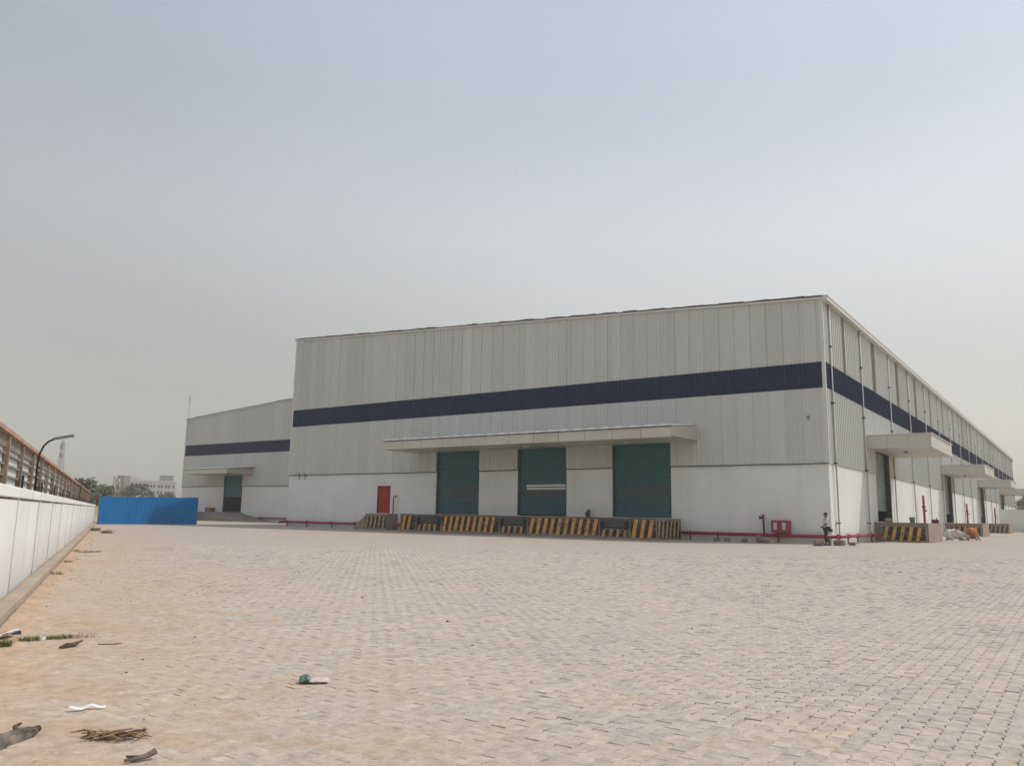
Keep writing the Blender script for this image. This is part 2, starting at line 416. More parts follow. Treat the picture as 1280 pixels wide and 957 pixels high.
nP = len(P2); ids = np.arange(nP)
hz = rr.normal(0, .0015, nP).clip(-.0035, .0035); tx = rr.normal(0, .014, nP); ty = rr.normal(0, .014, nP); shade = rr.random(nP)
ang = rr.normal(0, .012, nP)
# the 300 that show largest and are not under the sand become single stones
inview = (np.abs(lat) < dep * .625) & (dep > 4.1) & (koff > 3.0)
order = np.argsort(np.where(inview, dep, 1e9))[:300]
single = np.zeros(nP, bool); single[order] = True
one = bpy.data.meshes.new('paver'); one.from_pydata(base_v.tolist(), [], faces); one.materials.append(M['paver_one'])
for i in order:
    o = bpy.data.objects.new('paver', one); COL.objects.link(o); o.parent = yard
    o.location = (P2[i, 0], P2[i, 1], hz[i]); o.rotation_euler = (ty[i], tx[i], ang[i])
rest = np.where(~single)[0]
near = rest[dep[rest] < 13]; far = rest[dep[rest] >= 13]
V = []; Fc = []; SH = []
def add_pavers(idx, bv, fc, off):
    n = len(idx); m = len(bv)
    ca, sa = np.cos(ang[idx])[:, None], np.sin(ang[idx])[:, None]
    X = bv[None, :, 0] * ca - bv[None, :, 1] * sa; Y = bv[None, :, 0] * sa + bv[None, :, 1] * ca
    Z = bv[None, :, 2] + hz[idx][:, None] + (tx[idx][:, None] * bv[None, :, 0] * -1 + ty[idx][:, None] * bv[None, :, 1]) * (bv[None, :, 2] > 0)
    V.append(np.stack([X + P2[idx, 0][:, None], Y + P2[idx, 1][:, None], Z], -1).reshape(-1, 3))
    fa = np.array(fc)[None] + (np.arange(n) * m)[:, None, None] + off
    Fc.append(fa.reshape(-1, 4)); SH.append(np.repeat(shade[idx], m)); return off + n * m
off = add_pavers(near, base_v, faces, 0)
off = add_pavers(far, base_v[:2 * NV], faces[:4 + NV], off)
V = np.concatenate(V); Fc = np.concatenate(Fc); SH = np.concatenate(SH)
me = bpy.data.meshes.new('paver_field'); me.vertices.add(len(V)); me.vertices.foreach_set('co', V.ravel().astype(np.float32))
me.loops.add(Fc.size); me.loops.foreach_set('vertex_index', Fc.ravel().astype(np.int32))
me.polygons.add(len(Fc)); me.polygons.foreach_set('loop_start', (np.arange(len(Fc)) * 4).astype(np.int32))
me.polygons.foreach_set('use_smooth', np.zeros(len(Fc), bool)); me.update(calc_edges=True)
at_ = me.attributes.new('shade', 'FLOAT', 'POINT'); at_.data.foreach_set('value', SH.astype(np.float32)); me.materials.append(M['paver'])
o = bpy.data.objects.new('paver_field', me); COL.objects.link(o); o.parent = yard; tag(o, 'the many further pavers of the yard', kind='stuff')

# dark dirt that the stones near the camera are bedded in, seen in their joints
bx0 = []
for d_, l_ in ((2.4, -2.7), (2.4, 2.7), (30.6, 21.2), (30.6, -21.2)):
    q = cam2 + fwd2 * d_ + rt2 * l_; bx0.append((q[0], q[1], .0012))
t = NT('joint_dirt', .95, .1); c = t.ramp(t.noise(3, 7, .7), [(.35, (.15, .122, .095)), (.68, (.36, .29, .22))]); t.color(t.mix(t.math('MULTIPLY', sand_fac(t), .8), c, SANDC)); M['joint'] = t.m
mb = MB(); mb.v = bx0; mb.f = [(0, 1, 2, 3)]; mb.build('paver_bed', M['joint'], yard)
# wind blown sand: a thin uneven sheet that drowns the stones near the kerb
t = NT('blown_sand', .97, .08)
c = t.ramp(t.noise(1.3, 7, .6), [(.3, (.425, .305, .21)), (.7, (.525, .385, .268))])
c = t.mix(t.math('MULTIPLY', t.ramp(t.noise(7, 6, .7), [(.5, 0.), (.7, 1.)]), .35), c, (.42, .335, .25))
c = t.mix(t.attr('thick'), (.47, .375, .29), c); c = t.mix(.34, c, t.noise(60, 6, .75), 'OVERLAY'); c = t.mix(.36, c, t.ramp(t.noise(8, 7, .75), [(.33, .22), (.66, .74)]), 'OVERLAY'); t.color(c).bump(t.noise(70, 5, .7), .5, .005); M['sand'] = t.m
al = np.concatenate([np.arange(-7.5, 8, .035), np.arange(8, 16, .07), np.arange(16, 40, .2)]); of = np.concatenate([np.arange(.012, 3.2, .035), np.arange(3.2, 7.5, .06)])
AL, OF = np.meshgrid(al, of, indexing='ij')
XX = KA.x + KD.x * AL + KN.x * OF; YY = KA.y + KD.y * AL + KN.y * OF
def vnoise(x, y, seed):
    r = np.random.default_rng(seed); T = r.random((256, 256))
    xi = np.floor(x).astype(int); yi = np.floor(y).astype(int); fx = x - xi; fy = y - yi
    fx = fx * fx * (3 - 2 * fx); fy = fy * fy * (3 - 2 * fy)
    g_ = lambda a, b: T[a % 256, b % 256]
    return (g_(xi, yi) * (1 - fx) + g_(xi + 1, yi) * fx) * (1 - fy) + (g_(xi, yi + 1) * (1 - fx) + g_(xi + 1, yi + 1) * fx) * fy
def fbm(x, y, seed, oc=5): return sum(vnoise(x * 2 ** k, y * 2 ** k, seed + k) / 2 ** (k + 1) for k in range(oc))
ridge = fbm(XX * 1.3 + YY * .5, YY * 3.2 - XX * .8, 11, 6)
bigs = fbm(XX * .35, YY * .35, 31, 4)
fall = np.clip(1.08 - OF / 4.2, -.8, 1) - np.clip((AL - 9) / 16, 0, 1) * .55
fine = fbm(XX * 7 + YY * 2, YY * 9, 71, 4)
hgt = TOPZ + .0095 * (fall - .66) + .0135 * (ridge - .5) + .012 * (bigs - .5) + .0055 * (fine - .5)
hgt += np.clip(.3 - OF, 0, .3) * .10
hgt = np.clip(hgt, -.004, .05) + .0016 * fbm(XX * 26, YY * 26, 51, 2)
V = np.stack([XX, YY, hgt], -1).reshape(-1, 3); na, no = AL.shape
idx = np.arange(na * no).reshape(na, no)
Q = np.stack([idx[:-1, :-1], idx[1:, :-1], idx[1:, 1:], idx[:-1, 1:]], -1).reshape(-1, 4)
Q = Q[(V[Q][:, :, 2].max(1) > .0015)]
thick = np.clip((V[:, 2] - TOPZ) / .006, 0, 1)
sb = MB(); sb.v = V.tolist(); sb.f = [tuple(q[::-1]) for q in Q.tolist()]
me = bpy.data.meshes.new('sand_drift'); me.from_pydata(sb.v, [], sb.f); me.materials.append(M['sand']); me.attributes.new('thick', 'FLOAT', 'POINT').data.foreach_set('value', thick.astype(np.float32))
me.polygons.foreach_set('use_smooth', [True] * len(me.polygons))
bm = bmesh.new(); bm.from_mesh(me); bmesh.ops.delete(bm, geom=[v for v in bm.verts if not v.link_faces], context='VERTS')
bmesh.ops.recalc_face_normals(bm, faces=bm.faces[:])
if sum(f.normal.z for f in bm.faces) < 0: bmesh.ops.reverse_faces(bm, faces=bm.faces[:])
bm.to_mesh(me); bm.free()
o = bpy.data.objects.new('sand', me); COL.objects.link(o); tag(o, 'orange blown sand drifted over the pavers beside the kerb', 'sand', kind='stuff')

# ------------------------------------------------------------------ warehouse
ZD, ZB, ZT, ZE, WID, LEN, SLOPE = 4.61, 8.985, 10.526, 14.43, 47.295, 148.6, .0599
RIB = .25
def roof_z(x): return ZE - SLOPE * x if x > -WID else ZE + SLOPE * WID + SLOPE * (x + WID)

def corr(mb, ax, a0, a1, plane, out, z0, zt0, zt1, rib=RIB, d=.046):
    """corrugated sheet; ax 'x' runs along X at y=plane, 'y' runs along Y at x=plane; out = +-1 outward; top may slope"""
    prof = [(a0, 0.)]
    k = math.floor(a0 / rib)
    while k * rib < a1:
        c_ = k * rib + rib / 2
        for da, h in ((-.045, 0), (-.018, d), (.018, d), (.045, 0)):
            if a0 + 1e-4 < c_ + da < a1 - 1e-4: prof.append((c_ + da, h))
        k += 1
    prof.append((a1, 0.))
    n = len(mb.v)
    for a, h in prof:
        f = (a - a0) / (a1 - a0); zt = zt0 + (zt1 - zt0) * f; p = plane + out * h
        if ax == 'x': mb.v += [(a, p, z0), (a, p, zt)]
        else: mb.v += [(p, a, z0), (p, a, zt)]
    flip = (out > 0) == (ax == 'x')
    for i in range(len(prof) - 1):
        q = (n + 2 * i, n + 2 * i + 2, n + 2 * i + 3, n + 2 * i + 1)
        mb.f.append(q[::-1] if flip else q)
    return mb

wh = empty('warehouse', (0, 0, 0), label='big pale grey warehouse with navy stripe and three green shutters on its front', cat='warehouse')
SH3 = [(-29.6, -25.35), (-21.8, -17.62), (-14.0, -9.75)]; SZ0, SZ1 = 1.33, 6.22
RD = (-36.0, -34.5, 1.32, 3.55)
# front masonry wall with its openings
mb = MB(); cuts = [(RD[0], RD[1])] + SH3; x = -WID
for i, (a, b) in enumerate(cuts):
    mb.box(x, a, 0, .24, -.05, ZD); mb.box(a, b, 0, .24, -.05, SZ0 - .01)
    if i == 0: mb.box(a, b, 0, .24, RD[3], ZD)
    x = b
mb.box(x, 0, 0, .24, -.05, ZD); mb.build('front_wall', M['dado'], wh)
# front cladding sheets, one by one
brk = sorted(set([round(-WID + k * 1.0, 3) for k in range(48)] + [0.0] + [v for ab in SH3 for v in ab]))
brk = [b for i, b in enumerate(brk) if i == 0 or b - brk[i - 1] > .06 or b in [v for ab in SH3 for v in ab]]
brk = [b for i, b in enumerate(brk) if not (i + 1 < len(brk) and brk[i + 1] - b < .12 and b not in [v for ab in SH3 for v in ab])]
CP = -.05
jit = random.Random(3)
for a, b in zip(brk[:-1], brk[1:]):
    j = jit.uniform(-.006, .006)
    mid = (a + b) / 2; z0 = SZ1 if any(s0 < mid < s1 for s0, s1 in SH3) else ZD - .02
    for nm, za, zb, zc, mat in (('cladding_sheet', z0, ZB, ZB, M['clad']), ('navy_sheet', ZB, ZT, ZT, M['band']), ('cladding_sheet', ZT, roof_z(a) - .12, roof_z(b) - .12, M['clad'])):
        g_ = (.004 if za < ZT else jit.choice((.004, .005, .006, .011))) if nm != 'navy_sheet' else .002
        corr(MB(), 'x', a + g_, b - g_, CP + j - (.006 if nm == 'navy_sheet' else 0), -1, za + .004, zb, zc).build(nm, mat, wh)
MB().box(-WID, 0, -.03, .2, ZD + .02, ZB).box(-WID, 0, -.03, .2, ZB + .01, ZT)                 # (backing left to the frame below)
mb = MB()
for a, b in zip([-WID] + [s[1] for s in SH3], [s[0] for s in SH3] + [-.05]): mb.box(a, b, -.012, .2, ZD + .004, SZ1)
mb.box(-WID, -.05, -.012, .2, SZ1 + .003, ZT); mb.v += [(-WID, -.012, ZT + .003), (-.05, -.012, ZT + .003), (-.05, -.012, ZE - .15), (-WID, -.012, roof_z(-WID) - .15)]; mb.f.append((len(mb.v) - 4, len(mb.v) - 3, len(mb.v) - 2, len(mb.v) - 1))
mb.build('wall_backing', M['fargrey'], wh)
# dado drip flashing, broken by the shutters
for a, b in zip([-WID] + [s[1] for s in SH3], [s[0] for s in SH3] + [.06]):
    mb = MB(); m = max(2, int((b - a) / 1.7)); pts = [(a + (b - a) * k / m, -.085, ZD - .035 + rng.uniform(-.018, .018)) for k in range(m + 1)]
    mb.tube(pts, .032, 5); mb.build('drip_edge', M['darkline'], wh)
# gable edge: pale trim and dark uneven roof sheet edge above it
mb = MB(); mb.bar((-WID - .1, -.10, roof_z(-WID) - .10), (.1, -.10, ZE - .10), .16, .12); mb.build('gable_trim', M['trim'], wh)
mb = MB(); m = 90
for k in range(m):
    xa = -WID - .15 + (WID + .3) * k / m; xb = xa + (WID + .3) / m * 1.02
    dz = rng.uniform(-.02, .03); mb.bar((xa, -.17, roof_z(min(xa, 0)) + .02 + dz), (xb, -.17, roof_z(min(xb, 0)) + .02 + dz + rng.uniform(-.02, .02)), .05, .075 + rng.uniform(-.02, .03))
mb.build('roof_edge', M['rooftrim'], wh)
mb = MB(); mb.quad((.35, -.15, ZE + .0), (.35, LEN, ZE), (-WID, LEN, roof_z(-WID) + .02), (-WID, -.15, roof_z(-WID) + .02)); mb.build('roof', M['clad'], wh)
# corner and edge trims
MB().box(-.10, .09, -.10, .06, ZD - .1, ZE - .14).build('corner_trim', M['trim'], wh)
MB().box(-WID - .06, -WID + .14, -.10, .06, ZD - .06, roof_z(-WID) - .2).build('corner_trim', M['trim'], wh)
MB().box(-WID - .02, -WID + .0, .07, 19.3, -.05, roof_z(-WID) - .1).build('flank_wall', M['clad'], wh)

# rolling shutters
def shutter(name, a, b, z0, z1, mat, parent, ax='x', plane=.2, extra=None):
    """slatted curtain: rounded slats 0.14 high"""
    mb = MB(); n = int((z1 - z0) / .13); rows = []
    for k in range(n * 4 + 1):
        ph = k % 4; z = z0 + (z1 - z0) * k / (n * 4); rows.append((z, (0, .034, .05, .034)[ph]))
    for z, h in rows:
        for a_ in (a, b): mb.v.append((a_, plane - h, z) if ax == 'x' else (plane + h, a_, z))
    for k in range(len(rows) - 1):
        q = (2 * k, 2 * k + 1, 2 * k + 3, 2 * k + 2); mb.f.append(q if ax == 'x' else q[::-1])
    return mb.build(name, mat, parent)
for i, (a, b) in enumerate(SH3):
    z0 = SZ0 + (.10 if i == 1 else .03)
    s_ = shutter('shutter_door', a + .13, b - .09, z0, SZ1, M['shutter'], wh)
    s_['label'] = ['left green roller shutter', 'middle green roller shutter with a pale bent slat', 'right green roller shutter'][i]
    MB().box(a + .002, a + .13, .02, .26, SZ0, SZ1).build('guide_rail', M['guide'], s_)
    MB().box(b - .09, b - .002, .02, .26, SZ0, SZ1).build('guide_rail', M['guide'], s_)
    MB().box(a + .14, b - .1, .165, .215, z0 - .03, z0 + .055).build('bottom_bar', M['guide'], s_)
    if i == 1:
        MB().bar((a + .7, .15, 3.44), (b - .1, .15, 3.47), .02, .15).bar((a + .75, .15, 3.24), (b - .1, .15, 3.25), .02, .15).build('bent_slat', M['trim'], s_)
    MB().box(a + .01, b - .01, .3, .32, SZ0 - .05, SZ1).build('opening', M['dark'], s_)
# red personnel door
rd = MB().box(RD[0] + .05, RD[1] - .05, .07, .12, RD[2], RD[3] - .05, .008).build('door', M['red_door'], wh); rd['label'] = 'red steel door above the striped steps'
fb = MB().box(RD[0], RD[0] + .05, .0, .14, RD[2], RD[3]).box(RD[1] - .05, RD[1], .0, .14, RD[2], RD[3]).box(RD[0] + .05, RD[1] - .05, .0, .14, RD[3] - .05, RD[3])
fb.build('frame', M['flange'], rd)
MB().box(RD[1] - .45, RD[1] - .28, .06, .068, 2.75, 3.1).build('vent', M['guide'], rd)
MB().box(RD[1] - .2, RD[1] - .16, .02, .068, 2.25, 2.42).build('handle', M['guide'], rd)

# canopies
def canopy_front(a, b, proj, parent, y0=0.0, zb=6.12, zf=6.74, zw=7.12):
    c_ = MB()
    # box with soffit; sloping top is separate
    c_.box(a, b, y0 - proj + .06, y0 - .06, zb, zb + .04); c_ = c_.build('canopy', M['canopy'], parent)
    n = int((b - a) / 1.95)
    for k in range(n):
        xa = a + (b - a) * k / n; xb = a + (b - a) * (k + 1) / n
        MB().box(xa + .014, xb - .014, y0 - proj, y0 - proj + .055, zb - .02, zf).build('fascia_panel', M['canopy'], c_)
    for s_, xx in ((-1, a), (1, b)):
        mb = MB(); x0, x1 = (xx, xx + .05) if s_ < 0 else (xx - .05, xx)
        pts = [(y0 - proj + .06, zb - .02), (y0 - .06, zb - .02), (y0 - .06, zw), (y0 - proj + .06, zf)]
        mb.v = [(x0, y_, z_) for y_, z_ in pts] + [(x1, y_, z_) for y_, z_ in pts]
        mb.f = [(0, 1, 2, 3), (7, 6, 5, 4), (0, 4, 5, 1), (1, 5, 6, 2), (2, 6, 7, 3), (3, 7, 4, 0)]
        mb.build('end_panel', M['canopy'], c_)
    # ribbed roof sheet whose rib ends stand along the front edge
    mb = MB(); x = a - .05; up_ = False; prof = []
    while x < b + .05:
        prof += [(x, 0), (x + .05, .12), (x + .5, .12), (x + .55, 0)]; x += 1.0
    n0 = len(prof)
    for x, h in prof:
        mb.v += [(x, y0 - proj - .1 + h * 1.0, zf + .03 + h), (x, y0 - .06, zw + .04 + h)]
    for i in range(n0 - 1): mb.f.append((2 * i, 2 * i + 2, 2 * i + 3, 2 * i + 1))
    for i in range(0, n0 - 3, 4):                                   # closed rib ends
        mb.f.append((2 * i, 2 * i + 2, 2 * i + 4, 2 * i + 6))
    mb.build('roof_sheet', M['paper'], c_)
    mb = MB().bar((a - .04, y0 - proj - .03, zf + .0), (b + .04, y0 - proj - .03, zf + .0), .05, .06); mb.build('front_flashing', M['rooftrim'], c_)
    return c_
cf = canopy_front(-31.6, -7.9, 4.0, wh); cf['label'] = 'long cream canopy over the three front shutters'
for xx in (-28.3, -19.6, -11.8):
    MB().box(xx - .22, xx + .22, -2.2, -2.05, 6.02, 6.1).build('soffit_lamp', M['lens'], cf)
def canopy_side(y0, parent, lab):
    zb, zf, zw, pr, ln = 6.2, 7.03, 7.08, 4.0, 9.8
    c_ = MB().box(.06, pr - .05, y0 + .05, y0 + ln - .05, zb, zb + .04).build('canopy', M['canopy'], parent); c_['label'] = lab
    n = 5
    for k in range(n):
        ya = y0 + ln * k / n; yb = y0 + ln * (k + 1) / n
        MB().box(pr - .05, pr, ya + .006, yb - .006, zb - .02, zf).build('fascia_panel', M['canopy'], c_)
    for yy in (y0, y0 + ln - .05):
        for k in range(3):
            xa = .06 + (pr - .12) * k / 3; xb = .06 + (pr - .12) * (k + 1) / 3
            MB().box(xa + .005, xb - .005, yy, yy + .05, zb - .02, zf).build('end_panel', M['canopy'], c_)
    mb = MB().box(.05, pr + .08, y0 - .06, y0 + ln + .06, zf + .01, zf + .06); mb.build('roof_sheet', M['trim'], c_)
    MB().tube([(1.9, y0 + 3.6, zb - .03), (1.9, y0 + 3.6, zb - .13)], .14, 10).build('soffit_lamp', M['lampgrey'], c_)
    return c_
CY = [9.9, 43.7, 77.4, 111.2]
ordn = ['nearest', 'second', 'third', 'farthest']
for k, y in enumerate(CY): canopy_side(y, wh, 'flat cream canopy, %s along the long right side' % ordn[k])

# long right side: masonry, cladding bays, strips, downpipes
DOORS = [(12.75, 17.0), (46.5, 50.8), (80.3, 84.6), (114.1, 118.4)]
mb = MB(); y = .24
for a, b in DOORS:
    mb.box(-.24, 0, y, a, -.05, ZD); mb.box(-.24, 0, a, b, -.05, SZ0 - .01); y = b
mb.box(-.24, 0, y, LEN, -.05, ZD); mb.build('side_wall', M['dado'], wh)
PIPES = [1.05, 9.15] + [18.75 + 8.45 * k for k in range(16)]
PIPES = [p for p in PIPES if p < LEN - 1]
edges = [.06] + PIPES + [LEN]
SPX = .05
for i, (a, b) in enumerate(zip(edges[:-1], edges[1:])):
    # lower zone, cut by the doors
    segs = [(a, b, ZD - .02)]
    for d0, d1 in DOORS:
        ns = []
        for s0, s1, z in segs:
            if d1 <= s0 or d0 >= s1: ns.append((s0, s1, z)); continue
            if s0 < d0: ns.append((s0, d0, z))
            ns.append((max(s0, d0), min(s1, d1), SZ1))
            if s1 > d1: ns.append((d1, s1, z))
        segs = ns
    mb = MB()
    for s0, s1, z in segs: corr(mb, 'y', s0, s1, SPX, 1, z, ZB, ZB, .45, .06)
    mb.build('cladding_bay', M['clad'], wh)
    corr(MB(), 'y', a, b, SPX + .006, 1, ZB + .003, ZT, ZT, .45, .06).build('navy_bay', M['band'], wh)
    c_ = (a + b) / 2 if b - a > 3 else None
    mb = MB()
    if c_:
        c_ -= .3; w_ = .50
        corr(mb, 'y', a, c_ - w_, SPX, 1, ZT + .003, ZE - .1, ZE - .1, .45, .06); corr(mb, 'y', c_ + w_, b, SPX, 1, ZT + .003, ZE - .1, ZE - .1, .45, .06)
        corr(MB(), 'y', c_ - w_, c_ + w_, SPX - .012, 1, ZT + .003, ZE - .1, ZE - .1).build('stained_strip', M['stain'], wh)
    else: corr(mb, 'y', a, b, SPX, 1, ZT + .003, ZE - .1, ZE - .1)
    mb.build('cladding_bay', M['clad'], wh)
mb = MB(); y = .06
for d0, d1 in DOORS + [(LEN, LEN)]:
    mb.box(-.2, .012, y, d0, ZD + .004, SZ1); y = d1
mb.box(-.2, .012, .06, LEN, SZ1 + .003, ZE - .1); mb.build('wall_backing', M['dark'], wh)
for p in PIPES:
    q = MB().tube([(.17, p, ZE - .15), (.17, p, .25), (.24, p, .12), (.36, p, .07)], .05, 8).build('downpipe', M['pipe'], wh, True)
    for z in (1.2, 4.65, 8.2, 11.6): MB().box(.03, .245, p - .11, p + .11, z - .035, z + .035).build('clip', M['darkline'], q)
    MB().tube([(.13, p + .26, ZD - .1), (.13, p + .26, .3)], .028, 6).build('conduit', M['pipe'], q, True)
MB().box(.05, .40, -.16, LEN, ZE - .26, ZE + .05).build('gutter', M['gutter'], wh)
MB().box(.40, .43, -.16, LEN, ZE - .02, ZE + .075).build('gutter_lip', M['trim'], wh)
MB().box(-47, 0, LEN - .2, LEN, -.05, ZE - .2).build('back_wall', M['clad'], wh)
for k, (a, b) in enumerate(DOORS):
    zb = 2.05 if k == 0 else 2.2
    s_ = shutter('shutter_door', a + .09, b - .12, zb, SZ1, M['shutter_side'], wh, 'y', -.22)
    s_['label'] = 'part raised grey green shutter, %s on the long right side' % ordn[k]
    for ya, yb in ((a + .002, a + .09), (b - .12, b - .002)): MB().box(-.28, -.02, ya, yb, SZ0, SZ1).build('guide_rail', M['guide'], s_)
    MB().box(-.25, -.02, b - .004, b + .0, SZ0, SZ1)
    MB().box(-3.2, -3.1, a - 1, b + 3, SZ0, SZ1).box(-3.2, -.3, a - 1, b + 3, SZ0 - .05, SZ0 - .01).box(-3.1, -.3, b + 2.9, b + 3, SZ0, SZ1).build('interior', M['dark'], s_)
    # far jamb painted dark green
    MB().box(-.02, .12, b - .08, b + .22, SZ0, SZ1).build('jamb', M['guide'], s_)
# small fittings on the front wall
MB().box(-1.05, -.9, -.24, -.1, 7.2, 7.36).build('wall_light', M['lampgrey'], wh)
for xx in (-46.0, -45.2): MB().bar((xx, -.1, ZD + .12), (xx + .5, -.14, ZD - .1), .05, .05).bar((xx + .2, -.12, ZD), (xx + .2, -.12, ZD - .45), .04, .04).build('cable_bracket', M['darkline'], wh)

# ------------------------------------------------------------------ recessed left wing
WY = 19.3; WX0 = -94.7; WX1 = -WID
wg = empty('warehouse_wing', (0, 0, 0), label='recessed far wing of the warehouse behind the blue fence, with one canopy', cat='warehouse')
DW = (-84.75, -80.65)
mb = MB(); mb.box(WX0, DW[0], WY, WY + .24, -.05, ZD).box(DW[0], DW[1], WY, WY + .24, -.05, 1.1).box(DW[1], WX1 - .05, WY, WY + .24, -.05, ZD); mb.build('front_wall', M['dado'], wg)
xs = [WX0 + (WX1 - WX0 - .05) * k / 24 for k in range(25)]
for a, b in zip(xs[:-1], xs[1:]):
    mb = MB(); segs = [(a, b, ZD - .02)]
    for d0, d1 in (DW,):
        ns = []
        for s0, s1, z in segs:
            if d1 <= s0 or d0 >= s1: ns.append((s0, s1, z)); continue
            if s0 < d0: ns.append((s0, d0, z))
            ns.append((max(s0, d0), min(s1, d1), 6.05))
            if s1 > d1: ns.append((d1, s1, z))
        segs = ns
    j = jit.uniform(-.006, .006)
    for s0, s1, z in segs: corr(mb, 'x', s0, s1, WY - .05 + j, -1, z, ZB, ZB)
    mb.build('cladding_sheet', M['clad'], wg)
    corr(MB(), 'x', a, b, WY - .057 + j, -1, ZB + .004, ZT, ZT).build('navy_sheet', M['band'], wg)
    corr(MB(), 'x', a, b, WY - .05 + j, -1, ZT + .004, roof_z(a) - .12, roof_z(b) - .12).build('cladding_sheet', M['clad'], wg)
mb = MB().box(WX0, DW[0], WY - .012, WY + .2, ZD + .004, 6.05).box(DW[1], WX1 - .05, WY - .012, WY + .2, ZD + .004, 6.05).box(WX0, WX1 - .05, WY - .012, WY + .2, 6.055, ZE - .15); mb.build('wall_backing', M['dark'], wg)
for a, b in ((WX0, DW[0]), (DW[1], WX1 - .1)): MB().bar((a, WY - .085, ZD - .03), (b, WY - .085, ZD - .03), .06, .06).build('drip_edge', M['darkline'], wg)
MB().bar((WX0 - .1, WY - .1, roof_z(WX0) - .1), (WX1 - .1, WY - .1, roof_z(WX1) - .1), .16, .12).build('gable_trim', M['trim'], wg)
mb = MB()
for k in range(40):
    xa = WX0 - .15 + (WX1 - WX0) * k / 40; xb = xa + (WX1 - WX0) / 40
    mb.bar((xa, WY - .17, roof_z(xa) + .02), (xb, WY - .17, roof_z(xb) + .02 + rng.uniform(-.03, .03)), .05, .08 + rng.uniform(-.02, .03))
mb.build('roof_edge', M['rooftrim'], wg)
MB().quad((WX1, WY - .15, roof_z(WX1) + .02), (WX1, LEN, roof_z(WX1) + .02), (WX0 - .3, LEN, ZE), (WX0 - .3, WY - .15, ZE)).build('roof', M['clad'], wg)
MB().box(WX0 - .06, WX0 + .12, WY - .1, WY + .06, ZD - .06, ZE - .15).build('corner_trim', M['trim'], wg)
MB().box(WX0 - .03, WX0 - .001, WY + .07, LEN, -.05, ZE - .1).build('flank_wall', M['clad'], wg)
canopy_front(-88.6, -78.65, 4.0, wg, WY, 6.12, 6.72, 7.1)
s_ = shutter('shutter_door', DW[0] + .12, DW[1] - .1, 3.1, 6.05, M['shutter'], wg, 'x', WY + .2)
MB().box(DW[0] + .002, DW[0] + .12, WY + .02, WY + .26, 1.1, 6.05).build('guide_rail', M['guide'], s_)
MB().box(DW[1] - .1, DW[1] - .002, WY + .02, WY + .26, 1.1, 6.05).build('guide_rail', M['guide'], s_)
MB().box(DW[0] - 3, DW[1] + 3, WY + 4, WY + 4.1, 1.1, 6.05).box(DW[0] - 3, DW[1] + 3, WY + .3, WY + 4, 1.0, 1.05).build('interior', M['dark'], s_)
rod = MB().tube([(-94.2, WY - .25, 12.4), (-94.2, WY - .25, 16.6)], .035, 6).tube([(-94.2, WY - .25, 16.6), (-94.2, WY - .25, 17.9)], .075, 6).build('lightning_rod', M['pipe'], wg)
# ramp and platform in front of the wing door
rp_ = empty('loading_ramp', (0, 0, 0), label='brown concrete ramp rising to the open door of the far wing', cat='ramp')
MB().box(-93.5, DW[1] - .2, WY - 5.2, WY - .02, 0, 1.08, .03).build('platform', M['ramp'], rp_)
mb = MB(); xa, xb = DW[1] - .2, -74.6
mb.v = [(xa, WY - 5.2, 0), (xb, WY - 5.2, 0), (xa, WY - 5.2, 1.08), (xa, WY - .02, 0), (xb, WY - .02, 0), (xa, WY - .02, 1.08)]
mb.f = [(0, 1, 2), (3, 5, 4), (0, 3, 4, 1), (1, 4, 5, 2), (0, 2, 5, 3)]; mb.build('slope', M['conc'], rp_)
b_ = MB()
for k in range(3): b_.box(-87.6 + rng.uniform(-.1, .1), -86.2 + rng.uniform(-.2, .1), WY - .75, WY - .2, 1.08 + k * .2, 1.27 + k * .2, .02)
tag(b_.build('brick_pile', M['brick']), 'low dark stack of bricks beside the open door of the far wing', 'brick pile')

# ------------------------------------------------------------------ loading docks
def stripes(mb, a0, a1, z0, z1, step, w, lean, face, fixed, skip=()):
    """leaning painted bars on a vertical face; face 'y-' at y=fixed, 'x+' at x=fixed, returns one object per bar"""
    out = []; a = a0; k = 0
    while a + lean + w <= a1 + .02:
        if k not in skip:
            za = z0 + rng.uniform(0, .08); zb_ = z1 - rng.uniform(0, .04); p = []
            q = [(a, za), (a + w, za), (a + w + lean, zb_), (a + lean, zb_)]
            o_ = MB()
            if face == 'y-':
                o_.v = [(x_, fixed, z_) for x_, z_ in q] + [(x_, fixed - .005, z_) for x_, z_ in q]
            else:
                o_.v = [(fixed, x_, z_) for x_, z_ in q] + [(fixed + .005, x_, z_) for x_, z_ in q]
            o_.f = [(4, 5, 6, 7), (0, 4, 7, 3), (1, 2, 6, 5), (3, 7, 6, 2), (0, 1, 5, 4)]
            if face == 'x+': o_.f = [f[::-1] for f in o_.f]
            out.append(o_)
        a += step; k += 1
    return out
dk = empty('loading_dock', (0, 0, 0), label='long concrete dock with yellow and black stripes under the three front shutters', cat='loading dock')
DX0, DX1, DY, DZ = -30.0, -9.14, -3.5, 1.29
PITS = [(-28.4, -26.0), (-20.8, -18.5), (-13.05, -10.95)]
mb = MB(); x = DX0
for a, b in PITS:
    mb.box(x, a, DY, -.005, 0, DZ); mb.box(a, b, DY, -.005, 0, .64); mb.box(a, b, DY + .55, -.005, .64, DZ); x = b
mb.box(x, DX1, DY, -.005, 0, DZ); mb.build('platform', M['conc'], dk)
mb = MB(); x = DX0 - .03
